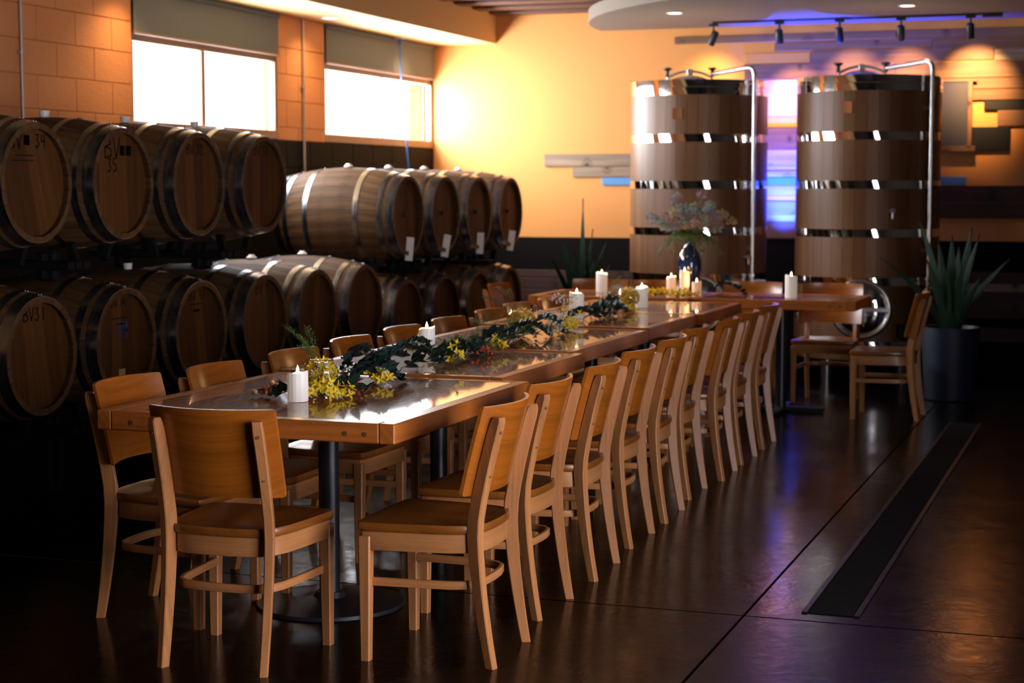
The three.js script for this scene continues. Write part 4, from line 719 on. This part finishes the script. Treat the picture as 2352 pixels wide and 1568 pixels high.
fernSprig('feathery fern across the cross table beside its left candle', [-3.45, 0.791, -11.75], [[0.15, 0.08, 0.1], [0.25, 0.02, 0.05], [0.1, 0.12, -0.02], [0.3, 0.04, -0.05]], GA);
fernSprig('feathery fern trailing over the seam before the third table', [-2.78, T2, -7.3], [[0.08, 0.05, -0.2], [-0.06, 0.08, -0.22], [0.12, 0.04, -0.1], [0.0, 0.1, -0.12]], GA);
fernSprig('feathery fern in front of the middle glass bowl', [-2.80, T3, -7.8], [[0.06, 0.04, -0.22], [0.14, 0.03, -0.16], [-0.03, 0.09, -0.2], [0.1, 0.07, -0.02]], GA);
// fallen leaf on the near table
{ const f = single('fallen_leaf', 'single fallen leaf on the bare near table top', 'leaf', leafGeo(0.03, 0.008, 0.2), K.leafDark[0], [-3.02, T1 + 0.002, -5.38], 0.4); }

// ---------------------------------------------------------------- vase with dried bouquet
{
  const vx = -2.895, vy = 0.791, vz = -11.93;
  const v = thing('blue_vase', 'glossy dark blue vase holding the dried bouquet', 'vase', [vx, vy, vz]);
  M('body', lathe([[0, 0], [0.045, 0], [0.055, 0.01], [0.072, 0.10], [0.083, 0.18], [0.083, 0.23], [0.07, 0.285], [0.048, 0.32], [0.033, 0.345], [0.03, 0.37], [0.036, 0.385], [0.034, 0.387], [0.026, 0.37], [0.028, 0.34], [0, 0.33]], 48, 1.0), K.vase, v);
  const b = thing('dried_bouquet', 'airy bouquet of dried pink, cream and grey flowers in the blue vase', 'flowers', [vx, vy + 0.345, vz]);
  const cm = [mat([0.40, 0.24, 0.25], { roughness: 0.9 }), mat([0.30, 0.34, 0.36], { roughness: 0.9 }), mat([0.46, 0.40, 0.22], { roughness: 0.9 }), mat([0.24, 0.30, 0.24], { roughness: 0.9 }), mat([0.42, 0.33, 0.33], { roughness: 0.9 })];
  const tiny = new THREE.TetrahedronGeometry(0.007, 0), stems = [];
  for (let i = 0; i < 64; i++) {
    const a = i * 2.39996, r = Math.sqrt((i + 0.5) / 64), el = 1.45 - 1.05 * r + rr(-0.12, 0.12), L = rr(0.20, 0.34) * (1 - 0.12 * r), tip = V(Math.cos(a) * Math.cos(el) * L * 1.05 + 0.0, Math.sin(el) * L + 0.03, Math.sin(a) * Math.cos(el) * L * 1.05);
    stems.push(new THREE.TubeGeometry(new THREE.CatmullRomCurve3([V(0, -0.05, 0), V(tip.x * 0.2, 0.05, tip.z * 0.2), tip]), 8, 0.0011, 4, false));
    const fl = []; for (let k = 0; k < 90; k++) { const u = rnd() * 6.283, w = rnd() * 2 - 0.8, s = Math.sqrt(Math.max(0, 1 - Math.min(1, w * w))), R = 0.045 * Math.cbrt(rnd()); fl.push(at(tiny, tip.x + R * s * Math.cos(u), tip.y + R * w * 0.7, tip.z + R * s * Math.sin(u), rnd() * 6, rnd() * 6)); }
    const m = M('flower_cluster', ALL(fl), cm[i % 5], b); m.userData.kind = 'stuff';
  }
  M('stems', ALL(stems), K.stem, b);
  const fr = []; for (let i = 0; i < 110; i++) { const a = rnd() * 6.283, o = new THREE.Object3D(), L = rr(0.10, 0.24), q = []; for (let t = 0; t <= 4; t++) { const k = t / 4; q.push(V(Math.cos(a) * L * k, 0.05 + 0.10 * k - 0.22 * k * k * (L / 0.24) + 0.03 * Math.sin(k * 3), Math.sin(a) * L * k)); } fr.push(new THREE.TubeGeometry(new THREE.CatmullRomCurve3(q), 6, 0.0012, 3, false)); for (let t = 1; t <= 4; t++) for (let s = 0; s < 3; s++) { o.position.copy(q[t]); orient(o, V(rr(-1, 1), rr(-0.8, 0.3), rr(-1, 1))); o.scale.setScalar(rr(1.5, 2.6)); o.updateMatrix(); const g = fernLeaf.clone(); g.applyMatrix4(o.matrix); fr.push(g); } }
  const fg = M('fern_skirt', ALL(fr), mat([0.05, 0.10, 0.015], { roughness: 0.7 }), b); fg.userData.kind = 'stuff';
}

// ---------------------------------------------------------------- snake plants
function snakePlant(lab, plab, x, z, ph, pr, leaves) {
  const p = thing('planter', plab, 'planter', [x, 0, z]);
  M('pot', lathe([[0, 0.01], [pr * 0.8, 0], [pr * 0.84, 0.01], [pr, ph - 0.01], [pr, ph], [pr - 0.02, ph], [pr - 0.03, ph - 0.05], [0, ph - 0.05]], 48), K.planter, p);
  M('soil', at(cyl(pr - 0.035, pr - 0.04, 0.02, 32), 0, ph - 0.04, 0), K.soil, p);
  const g = thing('snake_plant', lab, 'plant', [x, ph - 0.03, z]);
  for (const [a, lean, L, w, tw] of leaves) {
    const rings = [], d = V(Math.cos(a), 0, Math.sin(a));
    for (let i = 0; i <= 10; i++) { const t = i / 10, c = d.clone().multiplyScalar(0.05 + lean * L * t * t * 0.6 + lean * L * t * 0.4).add(V(0, L * t * (1 - 0.25 * lean * lean), 0)); const ww = 1.25 * w * (t < 0.55 ? 0.65 + 0.35 * Math.sin(t / 0.55 * Math.PI / 2) : Math.max(0.04, Math.cos((t - 0.55) / 0.45 * Math.PI / 2))) / 2; const th = tw * 0.35 + t * 0.5, u = V(Math.cos(th), 0, Math.sin(th)), n = V(-Math.sin(th), 0, Math.cos(th)); rings.push([c.clone().addScaledVector(u, -ww), c.clone().addScaledVector(n, 0.006 - ww * 0.12), c.clone().addScaledVector(u, ww), c.clone().addScaledVector(n, -0.004 - ww * 0.12)]); }
    M('leaf', loft(rings, { crease: 1.0 }), K.snake[Math.floor(rnd() * 2)], g);
  }
}
const A_ = (n, f) => Array.from({ length: n }, (_, i) => f(i));
snakePlant('snake plant with spreading dark leaves right of the tanks', 'dark blue round planter right of the tanks', -1.20, -12.95, 0.53, 0.21, [[2.9, 0.75, 0.62, 0.055, 0.3], [3.4, 0.25, 0.82, 0.05, 0.6], [0.1, 0.62, 0.60, 0.06, 1.2], [0.5, 0.25, 0.72, 0.045, 0.9], [1.5, 0.05, 0.70, 0.06, 0.2], [-0.3, 0.12, 0.76, 0.055, 0.1], [2.5, 0.30, 0.55, 0.06, 0.5], [1.0, 0.2, 0.5, 0.06, 0.0], [3.9, 0.15, 0.66, 0.06, 0.4], [-1.2, 0.1, 0.62, 0.06, 0.8], [2.0, 0.12, 0.5, 0.065, 0.2], [0.2, 0.4, 0.42, 0.06, 0.3]]);
snakePlant('snake plant with one tall leaf between barrels and left tank', 'dark round planter between the barrels and the left tank', -4.22, -13.62, 0.5, 0.17, [[1.0, 0.02, 0.98, 0.05, 0.9], [3.0, 0.15, 0.66, 0.06, 0.2], [3.3, 0.22, 0.62, 0.05, 0.6], [0.2, 0.30, 0.66, 0.05, 0.9], [0.6, 0.15, 0.74, 0.04, 0.7], [2.6, 0.4, 0.55, 0.045, 0.1], [0.0, 0.45, 0.5, 0.045, 1.0], [1.8, 0.08, 0.55, 0.06, 0.2], [-0.6, 0.15, 0.5, 0.06, 0.3], [4.2, 0.15, 0.5, 0.06, 0.1]]);

// ---------------------------------------------------------------- floor drain
{
  const d = thing('floor_drain', 'long black trench drain grate set in the dark floor', 'drain', [-0.97, 0, -8.9]);
  const L = 5.46; for (const s of [-1, 1]) M('frame_rail', at(cbox(0.022, 0.006, L, 0.002), s * 0.094, 0.003, 0), mat([0.05, 0.045, 0.04], { roughness: 0.35, metalness: 0.8 }), d);
  for (let k = 0; k < 9; k++) M('grate_section', at(ALL([at(cbox(0.162, 0.003, L / 9 - 0.008, 0.001), 0, 0, 0), ...A_(14, i => at(cbox(0.15, 0.003, 0.016, 0.001), 0, 0.002, (i - 6.5) * 0.041))]), 0, 0.002, -L / 2 + (k + 0.5) * L / 9), K.iron, d);
}

renderer.render(scene, camera);
